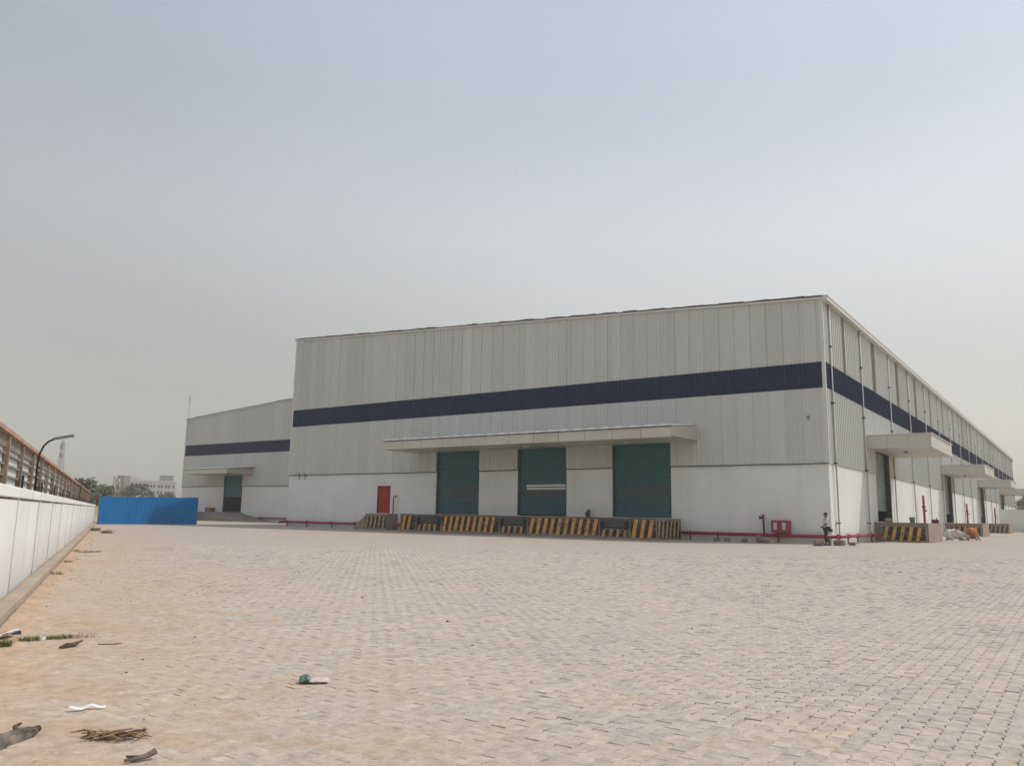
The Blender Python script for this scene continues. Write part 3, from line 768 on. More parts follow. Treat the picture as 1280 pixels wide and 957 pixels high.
for a, b in PITS:
    MB().box(x, a, DY - .03, DY + .0, DZ - .05, DZ + .012).build('nosing', M['steel'], dk); x = b
    lv = MB().box(a + .06, b - .06, DY + .02, DY + .5, .70, DZ - .02, .02).build('dock_leveller', M['steel'], dk)
    for z in (.84, .98, 1.12): MB().bar((a + .07, DY + .005, z), (b - .07, DY + .005, z), .03, .035).build('rib', M['guide'], lv)
    for xx in (a + .1, b - .32): MB().box(xx, xx + .22, DY - .1, DY + .018, .55, 1.08, .02).build('bumper', M['rubber'], lv)
MB().box(x, DX1 + .03, DY - .03, DY, DZ - .05, DZ + .012).build('nosing', M['steel'], dk)
# black painted fields then yellow bars
segs = [(DX0, PITS[0][0], .12, 1.2), (PITS[0][1], PITS[1][0], .12, 1.21), (PITS[1][1], PITS[2][0], .12, 1.21), (PITS[2][1], DX1, .08, 1.22)]
for a, b, z0, z1 in segs:
    MB().box(a + .05, b - .05, DY - .004, DY + .001, z0 + .06, z1 - .03).build('black_paint', M['black'], dk)
    for o_ in stripes(None, a + .12, b - .08, z0, z1, .53, .25, .22, 'y-', DY - .0045): o_.build('yellow_stripe', M['yellow'], dk)
for a, b in PITS:
    MB().box(a + .05, b - .05, DY - .004, DY + .001, .14, .6).build('black_paint', M['black'], dk)
    for o_ in stripes(None, a + .15, b - .1, .08, .62, .5, .2, .1, 'y-', DY - .0045): o_.build('yellow_stripe', M['yellow_old'], dk)
MB().box(DX1 - .001, DX1 + .004, DY + .05, -.05, .12, 1.14).build('black_paint', M['black'], dk)
for o_ in stripes(None, DY + .1, -.1, .1, 1.16, .56, .24, .2, 'x+', DX1 + .0045): o_.build('yellow_stripe', M['yellow_old'], dk)
# concrete apron strip at the foot of the dock
MB().box(-46.9, -.2, -5.0, -3.5, -.02, .006)
# stepped block under the red door
st = empty('door_steps', (0, 0, 0), label='small stepped concrete landing with faded stripes below the red door', cat='steps')
SY = -1.25
MB().box(-36.0, -33.6, SY, -.005, 0, 1.28).build('landing', M['conc'], st)
for k in range(5):
    MB().box(-36.0 - .26 * (k + 1), -36.0 - .26 * k - .003, SY, -.005, 0, 1.28 - .215 * (k + 1)).build('step', M['conc'], st)
MB().box(-35.95, -33.65, SY - .004, SY + .001, .15, 1.1).build('black_paint', M['black'], st)
for o_ in stripes(None, -37.0, -33.5, .1, .66, .55, .22, .12, 'y-', SY - .0045, (2, 3, 4, 5, 6, 7, 8)): o_.build('yellow_stripe', M['yellow_old'], st)
for o_ in stripes(None, -35.98, -33.62, .1, 1.12, .46, .20, .16, 'y-', SY - .0045): o_.build('yellow_stripe', M['yellow_old'], st)
# docks along the right side
SD = [(11.3, 17.3), (45.0, 51.5), (79.0, 85.5), (112.8, 119.3)]
for k, (a, b) in enumerate(SD):
    e = empty('loading_dock', (0, 0, 0), label='concrete dock with yellow stripes, %s along the right side' % ordn[k], cat='loading dock', group='docks along the right side')
    X1 = 3.3
    MB().box(.005, X1, a, b, 0, 1.27, .012).build('platform', M['conc'], e)
    MB().box(X1 - .02, X1 + .012, a + .02, b - .02, .02, 1.22).build('outer_face', M['conc_lit'], e)
    MB().box(.02, X1 - .05, a - .03, a - .001, 1.16, 1.285).build('nosing', M['conc'], e)
    MB().box(.55, X1 - .2, a - .004, a + .001, .12, 1.0).build('black_paint', M['black'], e)
    for o_ in stripes(None, .5, X1 - .1, .06, 1.02, .5, .22, .2, 'y-', a - .0045): o_.build('yellow_stripe', M['yellow'] if k < 2 else M['yellow_old'], e)

# ------------------------------------------------------------------ fire water pipes and fittings
def fire_pipe(pts, label, r=.10, flg=None):
    e = empty('fire_pipe', (0, 0, 0), label=label, cat='pipe')
    MB().tube(pts, r, 10).build('pipe_run', M['red_pipe'], e, True)
    for p, ax in (flg or []):
        p = Vector(p); ax = Vector(ax); MB().tube([p - ax * .03, p + ax * .03], r * 1.4, 10).build('flange', M['flange'], e)
        MB().box(p.x - .03, p.x + .03, p.y - .03, p.y + .03, 0, p.z - r * .8).build('support', M['flange'], e)
    return e
fire_pipe([(-47.25, -.28, .42), (-30.1, -.28, .42)], 'dark red fire pipe low along the left part of the front wall', flg=[((x_, -.28, .42), (1, 0, 0)) for x_ in (-46.9, -44.2, -41.0, -38.2, -32.4)])
fire_pipe([(-9.1, -.28, .44), (-4, -.28, .44), (.42, -.28, .44)], 'dark red fire pipe low on the front wall between dock and corner', flg=[((x_, -.28, .44), (1, 0, 0)) for x_ in (-8.4, -6.6, -2.95)])
fire_pipe([(.42, -.5, .44), (.42, 3, .45), (.42, 11.2, .46)], 'sunlit red fire pipe from the corner to the nearest side dock', flg=[((.42, y_, .45), (0, 1, 0)) for y_ in (-.3, 1.9, 4.3, 8.2)])
fire_pipe([(-76.5, WY - .28, .42), (-47.5, WY - .28, .42)], 'dark red fire pipe along the foot of the far wing')
fire_pipe([(-47.2, -.9, .36), (-47.2, -.3, .42)], 'short red pipe end at the left corner of the warehouse front')
hy = empty('hydrant_riser', (-3.75, -.32, 0), label='dark red hydrant riser beside the hose cabinet', cat='hydrant')
MB().tube([(0, 0, .44), (-.03, 0, 1.5), (-.03, 0, 1.56)], .06, 10).build('riser', M['red_pipe'], hy, True)
MB().tube([(-.03, 0, 1.44), (-.2, -.06, 1.44)], .075, 10).tube([(-.2, -.06, 1.44), (-.26, -.08, 1.44)], .1, 10).build('outlet', M['flange'], hy)
MB().tube([(-.03, 0, 1.56), (-.03, 0, 1.62)], .1, 10).build('handwheel', M['flange'], hy)
hr = empty('hydrant_riser', (-33.85, -.3, 0), label='thin dark red standpipe with elbow beside the red door', cat='hydrant')
MB().tube([(0, 0, .42), (0, 0, 2.55), (.03, 0, 2.64), (.1, 0, 2.67), (.22, 0, 2.67)], .045, 8).build('riser', M['flange'], hr, True)
MB().tube([(.2, 0, 2.67), (.28, 0, 2.67)], .075, 8).build('outlet', M['flange'], hr)
cb = empty('hose_cabinet', (-2.75, -.42, 0), label='red fire hose cabinet with two glass panes on the front wall', cat='cabinet')
MB().box(-.5, .5, -.16, .4, .6, 1.31, .015).build('box', M['red_pipe'], cb)
for s_ in (-1, 1):
    d_ = MB().box(.245 * s_ - .235, .245 * s_ + .235, -.185, -.162, .63, 1.28, .006).build('door', M['red_pipe'], cb)
    MB().box(.25 * s_ - .1, .25 * s_ + .1, -.192, -.186, .76, 1.17).build('pane', M['glass'], d_)
for k, (y, z0, z1) in enumerate(((29.4, .0, 3.6), (60.3, .0, 3.55), (95.6, .0, 3.65))):
    e = empty('hydrant_riser', (.45, y, 0), label='tall red standpipe, %s along the long right side' % ordn[k], cat='hydrant', group='standpipes along the right side')
    MB().tube([(0, 0, 0), (0, 0, 2.6), (0, .0, z1)], .10, 10).build('riser', M['red_pipe'], e, True)
    MB().tube([(0, 0, 2.55), (0, 0, 2.7)], .15, 10).tube([(0, 0, 2.3), (.22, 0, 2.3)], .07, 8).build('outlet', M['flange'], e)

# loose bricks and stones at the wall foot
def rubble(mb, c_, s, seed):
    r = random.Random(seed); bm = bmesh.new(); bmesh.ops.create_cube(bm, size=1); bmesh.ops.subdivide_edges(bm, edges=bm.edges[:], cuts=1, use_grid_fill=True)
    for v in bm.verts:
        q = v.co.copy(); q = q.lerp(q.normalized() * .62, .35)
        v.co = Vector((q.x * s[0], q.y * s[1], q.z * s[2])) + Vector([r.uniform(-.07, .07) * k for k in s])
    zmin = min(v.co.z for v in bm.verts)
    return mb.bm(bm, Matrix.Translation(Vector(c_) - Vector((0, 0, zmin + .01))) @ Matrix.Rotation(r.uniform(0, 3), 4, 'Z'))
stones = [((-6.35, -1.1), (.34, .2, .2), 'small grey stone, leftmost at the foot of the front wall right of the dock'),
          ((-5.75, -1.0), (.38, .22, .22), 'small grey stone, second from the dock at the foot of the front wall'),
          ((-4.75, -.9), (.5, .24, .2), 'flat pale block lying left of the stacked stones below the red pipe'),
          ((-3.65, -1.5), (.52, .3, .26), 'stone at the bottom left of the small heap under the hydrant riser'),
          ((-3.2, -1.65), (.42, .3, .2), 'stone at the bottom right of the small heap under the hydrant riser'),
          ((.1, -3.3), (.5, .34, .28), 'brown broken brick just left of the walking man'),
          ((.75, -1.5), (.5, .4, .3), 'dark stone on the ground right of the walking man'),
          ((1.2, -.6), (.34, .3, .18), 'pale stone under the sunlit red pipe by the corner')]
for k, (p, s, lab) in enumerate(stones):
    tag(rubble(MB(), (p[0], p[1], 0), s, k).build('loose_stone', M['brick'] if k in (5, 6) else M['stone']), lab, 'stone', 'loose stones at the wall foot')
tag(rubble(MB(), (-3.7, -1.45, .22), (.4, .26, .2), 22).build('loose_stone', M['stone']), 'stone on top of the small heap under the hydrant riser', 'stone', 'loose stones at the wall foot')

# things on the docks
bk_ = empty('bucket', (2.1, 13.0, 1.275), label='dark grey bucket standing on the nearest side dock', cat='bucket')
MB().tube([(0, 0, 0), (0, 0, .36)], [.15, .19], 14).build('body', M['bucket'], bk_, True); MB().tube([(0, 0, .35), (0, 0, .375)], .2, 14).build('rim', M['bucket'], bk_)
tag(rubble(MB(), (.75, 12.2, 1.27), (.5, .34, .3), 41).build('rubble_lump', M['conc_lit']), 'pale lump of rubble at the door sill of the nearest side dock', 'rubble')
vb = empty('valve_box', (3.0, 16.6, 1.27), label='small red valve box at the outer end of the nearest side dock', cat='box')
MB().box(-.22, .22, -.2, .2, 0, .26, .02).build('box', M['flange'], vb); MB().tube([(.1, 0, .26), (.1, 0, .4)], .03, 6).build('stem', M['flange'], vb)
bd = MB(); bd.ell((0, 0, .2), (.17, .14, .22), 16, 12, lambda q: q * (1 + .5 * mnoise.noise(q * 8))).ell((.09, -.02, .42), (.09, .08, .13), 14, 10, lambda q: q * (1 + .6 * mnoise.noise(q * 14 + Vector((3, 1, 2)))))
o = bd.build('cloth_bundle', M['cloth'], None, True); o.location = (-15.7, -.35, 1.29); tag(o, 'small dark cloth bundle on the front dock between middle and right shutters', 'bundle')

# ------------------------------------------------------------------ boundary wall, kerb and fence on the left
wz = .0; WOFF = -.24; bay = 3.88; j0 = 3.15
pw = empty('boundary_wall', (0, 0, 0), label='long whitewashed panel wall running back along the left edge', cat='wall')
L0, L1 = -14.0, 67.0
fr = Matrix(((KD.x, KN.x, 0, KA.x), (KD.y, KN.y, 0, KA.y), (0, 0, 1, 0), (0, 0, 0, 1)))
def kbox(a0, a1, o0, o1, z0, z1, bev=0): return MB().box(a0, a1, o0, o1, z0, z1, bev).xf(fr)
kbox(L0, L1, WOFF - .16, WOFF + .035, 1.47, 1.62, .012).build('coping', M['whitewash'], pw)
joints = [j0 + bay * k for k in range(-5, 18)]; joints = [j for j in joints if L0 < j < L1]
ed = [L0] + joints + [L1]
for k, (a, b) in enumerate(zip(ed[:-1], ed[1:])):
    kbox(a + .047, b - .135, WOFF - .13, WOFF + rng.uniform(-.004, .004), -.05, 1.445).build('wall_panel', M['whitewash'], pw)
    kbox(a - .1, b - .05, WOFF - .22, WOFF - .10 - .001 * (k % 2), -.05, 1.46).build('backing', M['fargrey'], pw)
    if k: kbox(a - .085, a + .046, WOFF - .14, WOFF + .008, -.05, 1.467).build('post', M['whitewash'], pw)
kb = empty('kerb', (0, 0, 0), label='low dusty kerb along the foot of the white boundary wall', kind='structure')
a = L0
while a < L1:
    b = min(a + 1.2, L1); kbox(a + .004, b - .004, WOFF + .055, rng.uniform(-.008, .004), -.05, .15 + rng.uniform(-.008, .008), .012).build('kerb_stone', M['kerb'], kb); a = b
kbox(L0, L1, WOFF + .01, WOFF + .054, .0, .125).build('kerb_backfill', M['earth'], kb)

fc = empty('boundary_fence', (0, 0, 0), label='rusty framed sheet fence standing behind the white boundary wall', cat='fence')
FO = WOFF - .42; FL0, FL1 = -9.4, 66.0
fp = []; a = 5.07 - 2.41 * 6
while a < FL1: fp.append(a); a += 2.41
for i, a in enumerate(fp):
    kbox(a - .055, a + .055, FO - .05, FO + .035, 0, 2.53).build('post', M['rust'], fc)
    if i + 1 < len(fp):
        b = fp[i + 1]; m_ = (a + b) / 2
        for z in (1.50, 1.68, 1.865, 2.05, 2.225):
            kbox(a + .061, b - .061, FO - .045, FO - .005, z - .018, z + .018).build('rail', M['rail'], fc)
        n = 10; mb = MB()
        for q in range(n * 4):
            xa = a + (b - a) * q / (n * 4); xb = a + (b - a) * (q + 1) / (n * 4); ha, hb = [(0, .025), (.025, .025), (.025, 0), (0, 0)][q % 4]
            mb.quad(fr @ Vector((xb, FO - .075 + hb, .9)), fr @ Vector((xa, FO - .075 + ha, .9)), fr @ Vector((xa, FO - .075 + ha, 2.53)), fr @ Vector((xb, FO - .075 + hb, 2.53)))
        mb.build('sheet', M['fsheet'], fc)
        kbox(a + .056, b - .056, FO - .046, FO - .02, 2.33, 2.529).build('upper_strip', M['rail'], fc)  # grey-brown strip across the top of each sheet, below the top rail
    if i % 2 == 1: kbox(a - .11, a - .075, FO + .05, FO + .09, 1.35, 1.95).build('strut', M['black_metal'], fc)
kbox(FL0, fp[-1] + .05, FO - .07, FO + .06, 2.53, 2.60).build('top_rail', M['rust_red'], fc)

def wall_lamp(al, h, label):
    e = empty('street_lamp', kp(al, FO + .09), math.atan2(KN.y, KN.x), label, 'street lamp', 'lamps on the boundary fence')
    pts = [(0, 0, 1.7), (0, 0, 2.3), (.02, 0, 2.52), (.08, 0, 2.70), (.17, 0, 2.81), (.28, 0, 2.87)]
    MB().tube(pts, .021, 8).build('arm', M['black_metal'], e, True)
    TM = Matrix.Translation((.25, 0, 2.87)) @ Matrix.Rotation(-.24, 4, 'Y') @ Matrix.Scale(.85, 4)
    mb = MB(); mb.box(0, .12, -.05, .05, -.035, .035, .015).box(.10, .50, -.13, .13, -.03, .03, .018); mb.xf(TM)
    h_ = mb.build('lamp_head', M['lampgrey'], e)
    MB().box(.15, .47, -.10, .10, -.042, -.031).xf(TM).build('lens', M['lens'], h_)
    return e
wall_lamp(10.0, 0, 'curved black lamp arm with flat grey head, nearest on the boundary fence')
wall_lamp(38.0, 0, 'small distant lamp on the boundary fence near the blue sheets')

# blue sheet fence
bf = empty('sheet_fence', (0, 0, 0), label='bright blue corrugated sheet fence closing off the end of the yard', cat='fence')
pA, pB = Vector((-56.05, -12.6, 0)), Vector((-54.6, -4.3, 0)); bd_ = (pB - pA).normalized(); bn = Vector((bd_.y, -bd_.x, 0)); bl = (pB - pA).length
ns = 8
for k in range(ns):
    mb = MB(); a0 = bl * k / ns; a1 = bl * (k + 1) / ns; nr = 5; pr = []
    for q in range(nr):
        w_ = (a1 - a0) / nr; s_ = a0 + q * w_; pr += [(s_, 0), (s_ + w_ * .45, 0), (s_ + w_ * .55, .03), (s_ + w_ * .9, .03)]
    pr.append((a1, 0)); lift = rng.uniform(-.035, .03); y_ = rng.uniform(-.004, .004)
    for a, h in pr:
        p = pA + bd_ * a + bn * (h + y_); mb.v += [(p.x, p.y, .02), (p.x, p.y, 2.34 + .1 * a / bl + lift)]
    mb.f = [(2 * i, 2 * i + 2, 2 * i + 3, 2 * i + 1) for i in range(len(pr) - 1)]
    mb.build('sheet', M['blue'], bf)
for k in range(5):
    p = pA + bd_ * (bl * k / 4) - bn * .06; MB().box(p.x - .04, p.x + .04, p.y - .04, p.y + .04, 0, 2.3).build('post', M['rust'], bf)
for z in (.6, 1.8): MB().bar(pA - bn * .04 + Vector((0, 0, z)), pB - bn * .04 + Vector((0, 0, z)), .04, .05).build('rail', M['rust'], bf)

# far right cross wall
rw = empty('cross_wall', (0, 0, 0), label='plain pale wall crossing behind the farthest docks on the right', cat='wall')
MB().box(.5, 40, 101.8, 102.05, 0, 3.4).build('wall_panel', M['dado'], rw); MB().box(.5, 40, 101.74, 102.1, 3.4, 3.5).build('coping', M['dado'], rw)

# ------------------------------------------------------------------ distant things
def tree(loc, h, r, label, seed, group='trees beyond the yard', n=2600, leaf=.34, name='tree'):
    rn = np.random.default_rng(seed); e = empty(name, loc, 0, label, 'tree', group)
    pr = random.Random(seed); tr = MB()
    tr.tube([(0, 0, -.2), (.1, 0, h * .25), (.0, .15, h * .5)], [.22, .16, .1], 7)
    for k in range(6):
        an = k * 1.05 + pr.uniform(-.3, .3); l = r * pr.uniform(.5, .8)
        tr.tube([(0, .05, h * .3 + k * h * .03), (l * .5 * math.cos(an), l * .5 * math.sin(an), h * .5), (l * math.cos(an), l * math.sin(an), h * .62 + pr.uniform(0, .15) * h)], [.1, .06, .03], 5)
    tr.build('trunk', M['trunk'], e)
    cl = []
    for k in range(26):
        an = pr.uniform(0, 6.28); rad = r * math.sqrt(pr.random()) * .85; zz = h * pr.uniform(.38, .92); rad *= 1 - .55 * ((zz / h - .55) / .45) ** 2 if zz > .55 * h else 1
        cl.append((rad * math.cos(an), rad * math.sin(an), zz, r * pr.uniform(.2, .36), pr.random()))
    V = []; F = []; SHD = []
    for k in range(n):
        c_ = cl[rn.integers(len(cl))]; d = rn.normal(size=3); d /= np.linalg.norm(d); rad = c_[3] * rn.random() ** .4
        p = np.array(c_[:3]) + d * rad * np.array([1, 1, .75]); a = rn.normal(size=3); a /= np.linalg.norm(a); b = np.cross(a, rn.normal(size=3)); b /= np.linalg.norm(b)
        s = leaf * rn.uniform(.6, 1.3); i = len(V)
        V += [tuple(p - a * s), tuple(p + b * s * .5), tuple(p + a * s), tuple(p - b * s * .5)]; F.append((i, i + 1, i + 2, i + 3))
        SHD += [float(np.clip(c_[4] * .5 + rn.random() * .5, 0, 1))] * 4
    me = bpy.data.meshes.new('crown'); me.from_pydata(V, [], F); me.materials.append(M['leaf'])
    at_ = me.attributes.new('shade', 'FLOAT', 'POINT'); at_.data.foreach_set('value', SHD)
    o = bpy.data.objects.new('crown', me); COL.objects.link(o); o.parent = e; return e
tree((-111.5, 13.5, 0), 5.6, 3.0, 'dusty green tree just above the far end of the rusty fence', 1)
tree((-128.5, 25.5, 0), 5.3, 3.4, 'dusty tree right of the rusty fence, left of the blue sheets', 2)
tree((-140, 24.0, 0), 4.8, 3.0, 'low dusty tree left of the scaffold tower', 8)
tree((-204.5, 75.5, 0), 8.2, 4.6, 'round dusty tree in front of the distant white building', 3, n=3200, leaf=.42)
tree((-206.2, 73.0, 0), 6.4, 3.6, 'low dusty bush tree beside the scaffold tower', 4)
tree((-201.3, 82.0, 0), 5.9, 2.6, 'low bush at the right end of the distant white building', 5)
tree((2.2, 190, 0), 9.3, 5.2, 'green tree behind the cross wall at the right edge', 6, n=3200, leaf=.45)
tree((8.5, 186, 0), 8.6, 4.6, 'green tree just outside the right edge behind the cross wall', 9, n=2200, leaf=.45)

# distant white building
fbd = empty('distant_building', (0, 0, 0), label='distant hazy white three storey building beyond the blue fence', cat='building')
A_, B_ = Vector((-278.4, 109.1, 0)), Vector((-268.3, 126.5, 0)); fd = (B_ - A_).normalized(); fn = Vector((fd.y, -fd.x, 0)); fl = (B_ - A_).length
FM = Matrix(((fd.x, -fn.x, 0, A_.x), (fd.y, -fn.y, 0, A_.y), (0, 0, 1, 0), (0, 0, 0, 1)))
def fbox(x0, x1, y0, y1, z0, z1): return MB().box(x0, x1, y0, y1, z0, z1).xf(FM)
fbox(0, 3.9, -.6, 9, 0, 13.4).build('stair_block', M['fargrey'], fbd)
fbox(3.92, fl, 0, 9, 0, 11.3).build('wall', M['farwhite'], fbd)
fbox(3.92, fl, -.12, .5, 11.3, 11.9).build('parapet', M['farwhite'], fbd)
fbox(4.0, 7.0, 2, 7, 11.9, 13.2).build('roof_room', M['farwhite'], fbd)
fbox(14.0, 18.8, 1, 7, 11.9, 13.9).build('roof_room', M['fargrey'], fbd)
for z in (9.2, 6.9, 4.6):
    for k in range(12):
        xx = 4.4 + k * 1.28 + (.2 if k % 2 else 0)
        if xx + .6 > fl: continue
        w_ = fbox(xx, xx + .72, -.06, .02, z, z + 1.15).build('window', M['farwhite'], fbd); fbox(xx + .06, xx + .66, -.085, -.065, z + .06, z + 1.09).build('pane', M['farwin'], w_)
# lattice mast and scaffold tower
def lattice(name, loc, h, w0, w1, label, cat, lev, mat, r):
    e = empty(name, loc, .4, label, cat); mb = MB(); cor = lambda f, k: Vector(((w0 + (w1 - w0) * f) / 2 * (1, -1, -1, 1)[k], (w0 + (w1 - w0) * f) / 2 * (1, 1, -1, -1)[k], h * f))
    for k in range(4):
        MB().tube([cor(0, k), cor(1, k)], r, 5).build('leg', mat, e)
    for i in range(lev):
        f0, f1 = i / lev, (i + 1) / lev
        for k in range(4):
            k2 = (k + 1) % 4; mb.bar(cor(f0, k), cor(f1, k2), r, r); mb.bar(cor(f1, k), cor(f1, k2), r, r)
    mb.build('bracing', mat, e); return e
tw = lattice('lattice_mast', (-368.4, 130.4, 0), 31.5, 3.2, .9, 'faint hazy lattice mast above the rusty fence', 'mast', 14, M['galv'], .11)
for z in (24, 28): MB().box(-.75, .75, -.75, .75, z, z + 1.8).build('antenna', M['galv'], tw)
sc_ = lattice('scaffold_tower', (-208.0, 71.1, 0), 10.0, 2.6, 1.5, 'brown scaffold tower with white tank left of the distant building', 'tower', 4, M['farbrown'], .1)
MB().tube([(0, 0, 6.6), (0, 0, 8.0), (0, 0, 9.3), (0, 0, 9.8)], [.62, .62, .5, .1], 12).build('tank', M['farwhite'], sc_, True)

# ------------------------------------------------------------------ man walking by the corner
def skin(name, verts, edges, rad, mat, parent=None, root=0, sub=2, extra=None):
    me = bpy.data.meshes.new(name); me.from_pydata(verts, edges, []); o = bpy.data.objects.new(name, me); COL.objects.link(o)
    md = o.modifiers.new('skin', 'SKIN'); md.use_smooth_shade = True
    if not me.skin_vertices: 
        bm = bmesh.new(); bm.from_mesh(me); bm.verts.layers.skin.verify(); bm.to_mesh(me); bm.free()
    for i, r in enumerate(rad):
        sv = me.skin_vertices[0].data[i]; sv.radius = r if hasattr(r, '__len__') else (r, r); sv.use_root = (i == root)
    s2 = o.modifiers.new('sub', 'SUBSURF'); s2.levels = sub; s2.render_levels = sub
    dg = bpy.context.evaluated_depsgraph_get(); nm = bpy.data.meshes.new_from_object(o.evaluated_get(dg))
    o.modifiers.clear(); o.data = nm; nm.name = name; nm.materials.clear(); nm.materials.append(mat)
    if extra:
        bm = bmesh.new(); bm.from_mesh(nm); tm = extra.mesh('tmp', None); bm.from_mesh(tm); bm.to_mesh(nm); bm.free()
    nm.polygons.foreach_set('use_smooth', [True] * len(nm.polygons))
    if parent: o.parent = parent
    return o
man = empty('person', (.25, -2.1, 0), math.atan2(-rt.x, rt.y) + math.radians(0), 'man in a light shirt and dark trousers walking past the right corner', 'person')
man.rotation_euler.z = math.atan2(-rt.y, -rt.x) - math.pi / 2       # local +Y looks towards the left of the picture
J = dict(pel=(0, 0, .95), sp=(0, .01, 1.13), ch=(0, .0, 1.33), nk=(0, .0, 1.49), hd=(0, .02, 1.60),
         shL=(-.18, 0, 1.42), elL=(-.25, .10, 1.16), wrL=(-.27, .32, 1.02), shR=(.18, 0, 1.42), elR=(.25, -.12, 1.16), wrR=(.26, -.27, .96),
         hpL=(-.095, 0, .90), knL=(-.10, .12, .50), anL=(-.10, .08, .09), toL=(-.11, .24, .04), hpR=(.095, 0, .90), knR=(.10, .02, .50), anR=(.10, -.20, .12), toR=(.11, -.06, .04))
K = list(J); ix = {k: i for i, k in enumerate(K)}
E_ = [('pel', 'sp'), ('sp', 'ch'), ('ch', 'nk'), ('nk', 'hd'), ('ch', 'shL'), ('shL', 'elL'), ('elL', 'wrL'), ('ch', 'shR'), ('shR', 'elR'), ('elR', 'wrR'), ('pel', 'hpL'), ('hpL', 'knL'), ('knL', 'anL'), ('anL', 'toL'), ('pel', 'hpR'), ('hpR', 'knR'), ('knR', 'anR'), ('anR', 'toR')]
R_ = dict(pel=.12, sp=.11, ch=.125, nk=.055, hd=.07, shL=.06, elL=.042, wrL=.028, shR=.06, elR=.042, wrR=.028, hpL=.085, knL=.058, anL=.04, toL=.035, hpR=.085, knR=.058, anR=.04, toR=.035)
xb_ = MB()
xb_.ell((0, .035, 1.655), (.075, .098, .118), 16, 12, lambda q: Vector((q.x * (1 - .25 * max(0, -q.z) / .118), q.y, q.z)))
xb_.tube([(0, .125, 1.665), (0, .15, 1.635), (0, .128, 1.625)], [.008, .016, .01], 6)                       # nose
for s_ in (-1, 1): xb_.ell((.077 * s_, .03, 1.655), (.012, .025, .034), 8, 6)                                # ears
xb_.ell((0, .122, 1.60), (.026, .012, .009), 8, 4)                                                          # lips
for wr, el in (('wrL', 'elL'), ('wrR', 'elR')):
    w = Vector(J[wr]); d = (w - Vector(J[el])).normalized(); side = Vector((1 if wr == 'wrR' else -1, 0, 0)); fwdv = side.cross(d).normalized()
    xb_.tube([w - d * .02, w + d * .03, w + d * .09], [.026, .036, .034], 8)
    for q, ln in enumerate((.07, .08, .075, .06)):
        b0 = w + d * .085 + fwdv * (-.026 + q * .0175); b1 = b0 + d * ln * .55 - side * .012; b2 = b1 + d * ln * .4 - side * .028
        xb_.tube([b0, b1, b2], [.0095, .009, .007], 6)
    b0 = w + d * .03 + fwdv * .03; xb_.tube([b0, b0 + fwdv * .03 + d * .025, b0 + fwdv * .035 + d * .06], [.011, .010, .008], 6)
body = skin('body', [J[k] for k in K], [(ix[a], ix[b]) for a, b in E_], [R_[k] for k in K], M['skin'], man, 0, 2, xb_)
sh_k = ['pel', 'sp', 'ch', 'nk', 'shL', 'elL', 'shR', 'elR', 'hip']; JS = dict(J); JS['hip'] = (0, 0, .84); JS['nk'] = (0, 0, 1.47)
JS['elL'] = tuple(Vector(J['shL']).lerp(Vector(J['elL']), 1.0)); JS['elR'] = tuple(Vector(J['shR']).lerp(Vector(J['elR']), 1.0))
sx_ = {k: i for i, k in enumerate(sh_k)}
skin('shirt', [JS[k] for k in sh_k], [(sx_[a], sx_[b]) for a, b in (('hip', 'pel'), ('pel', 'sp'), ('sp', 'ch'), ('ch', 'nk'), ('ch', 'shL'), ('shL', 'elL'), ('ch', 'shR'), ('shR', 'elR'))],
     [(.19, .15), (.175, .14), (.17, .15), .075, .09, .07, .09, .07, (.19, .155)], M['shirt'], man, 2)
tr_k = ['pel', 'hpL', 'knL', 'anL', 'hpR', 'knR', 'anR']; JT = dict(J); JT['anL'] = (-.10, .085, .12); JT['anR'] = (.10, -.19, .14); tx_ = {k: i for i, k in enumerate(tr_k)}
skin('trousers', [JT[k] for k in tr_k], [(tx_[a], tx_[b]) for a, b in (('pel', 'hpL'), ('hpL', 'knL'), ('knL', 'anL'), ('pel', 'hpR'), ('hpR', 'knR'), ('knR', 'anR'))],
     [.15, .11, .082, .065, .11, .082, .065], M['trouser'], man, 0)
hb = MB().ell((0, .012, 1.68), (.086, .104, .106), 18, 14, lambda q: q if (q.z > .035 or q.y < .0) else Vector((q.x * .75, q.y * .6, q.z))); hb.build('hair', M['hair'], man, True)
for k_, a_ in (('toL', 'anL'), ('toR', 'anR')):
    a = Vector(J[a_]); b = Vector(J[k_]); MB().tube([(a.x, a.y - .05, .035), (a.x, a.y + .06, .045), (b.x, b.y + .03, .03)], [.045, .052, .035], 8).build('shoe', M['shoe'], man, True)
w = Vector(J['wrR']); tag(MB().box(-.05, .05, -.10, .10, -.16, .0, .02).build('carry_bag', M['black_metal']), 'small dark bag in the rear hand of the walking man', 'bag')
bag = bpy.data.objects['carry_bag']; bag.location = man.matrix_basis @ (w + Vector((0.0, -.06, -.07))); bag.rotation_euler.z = man.rotation_euler.z

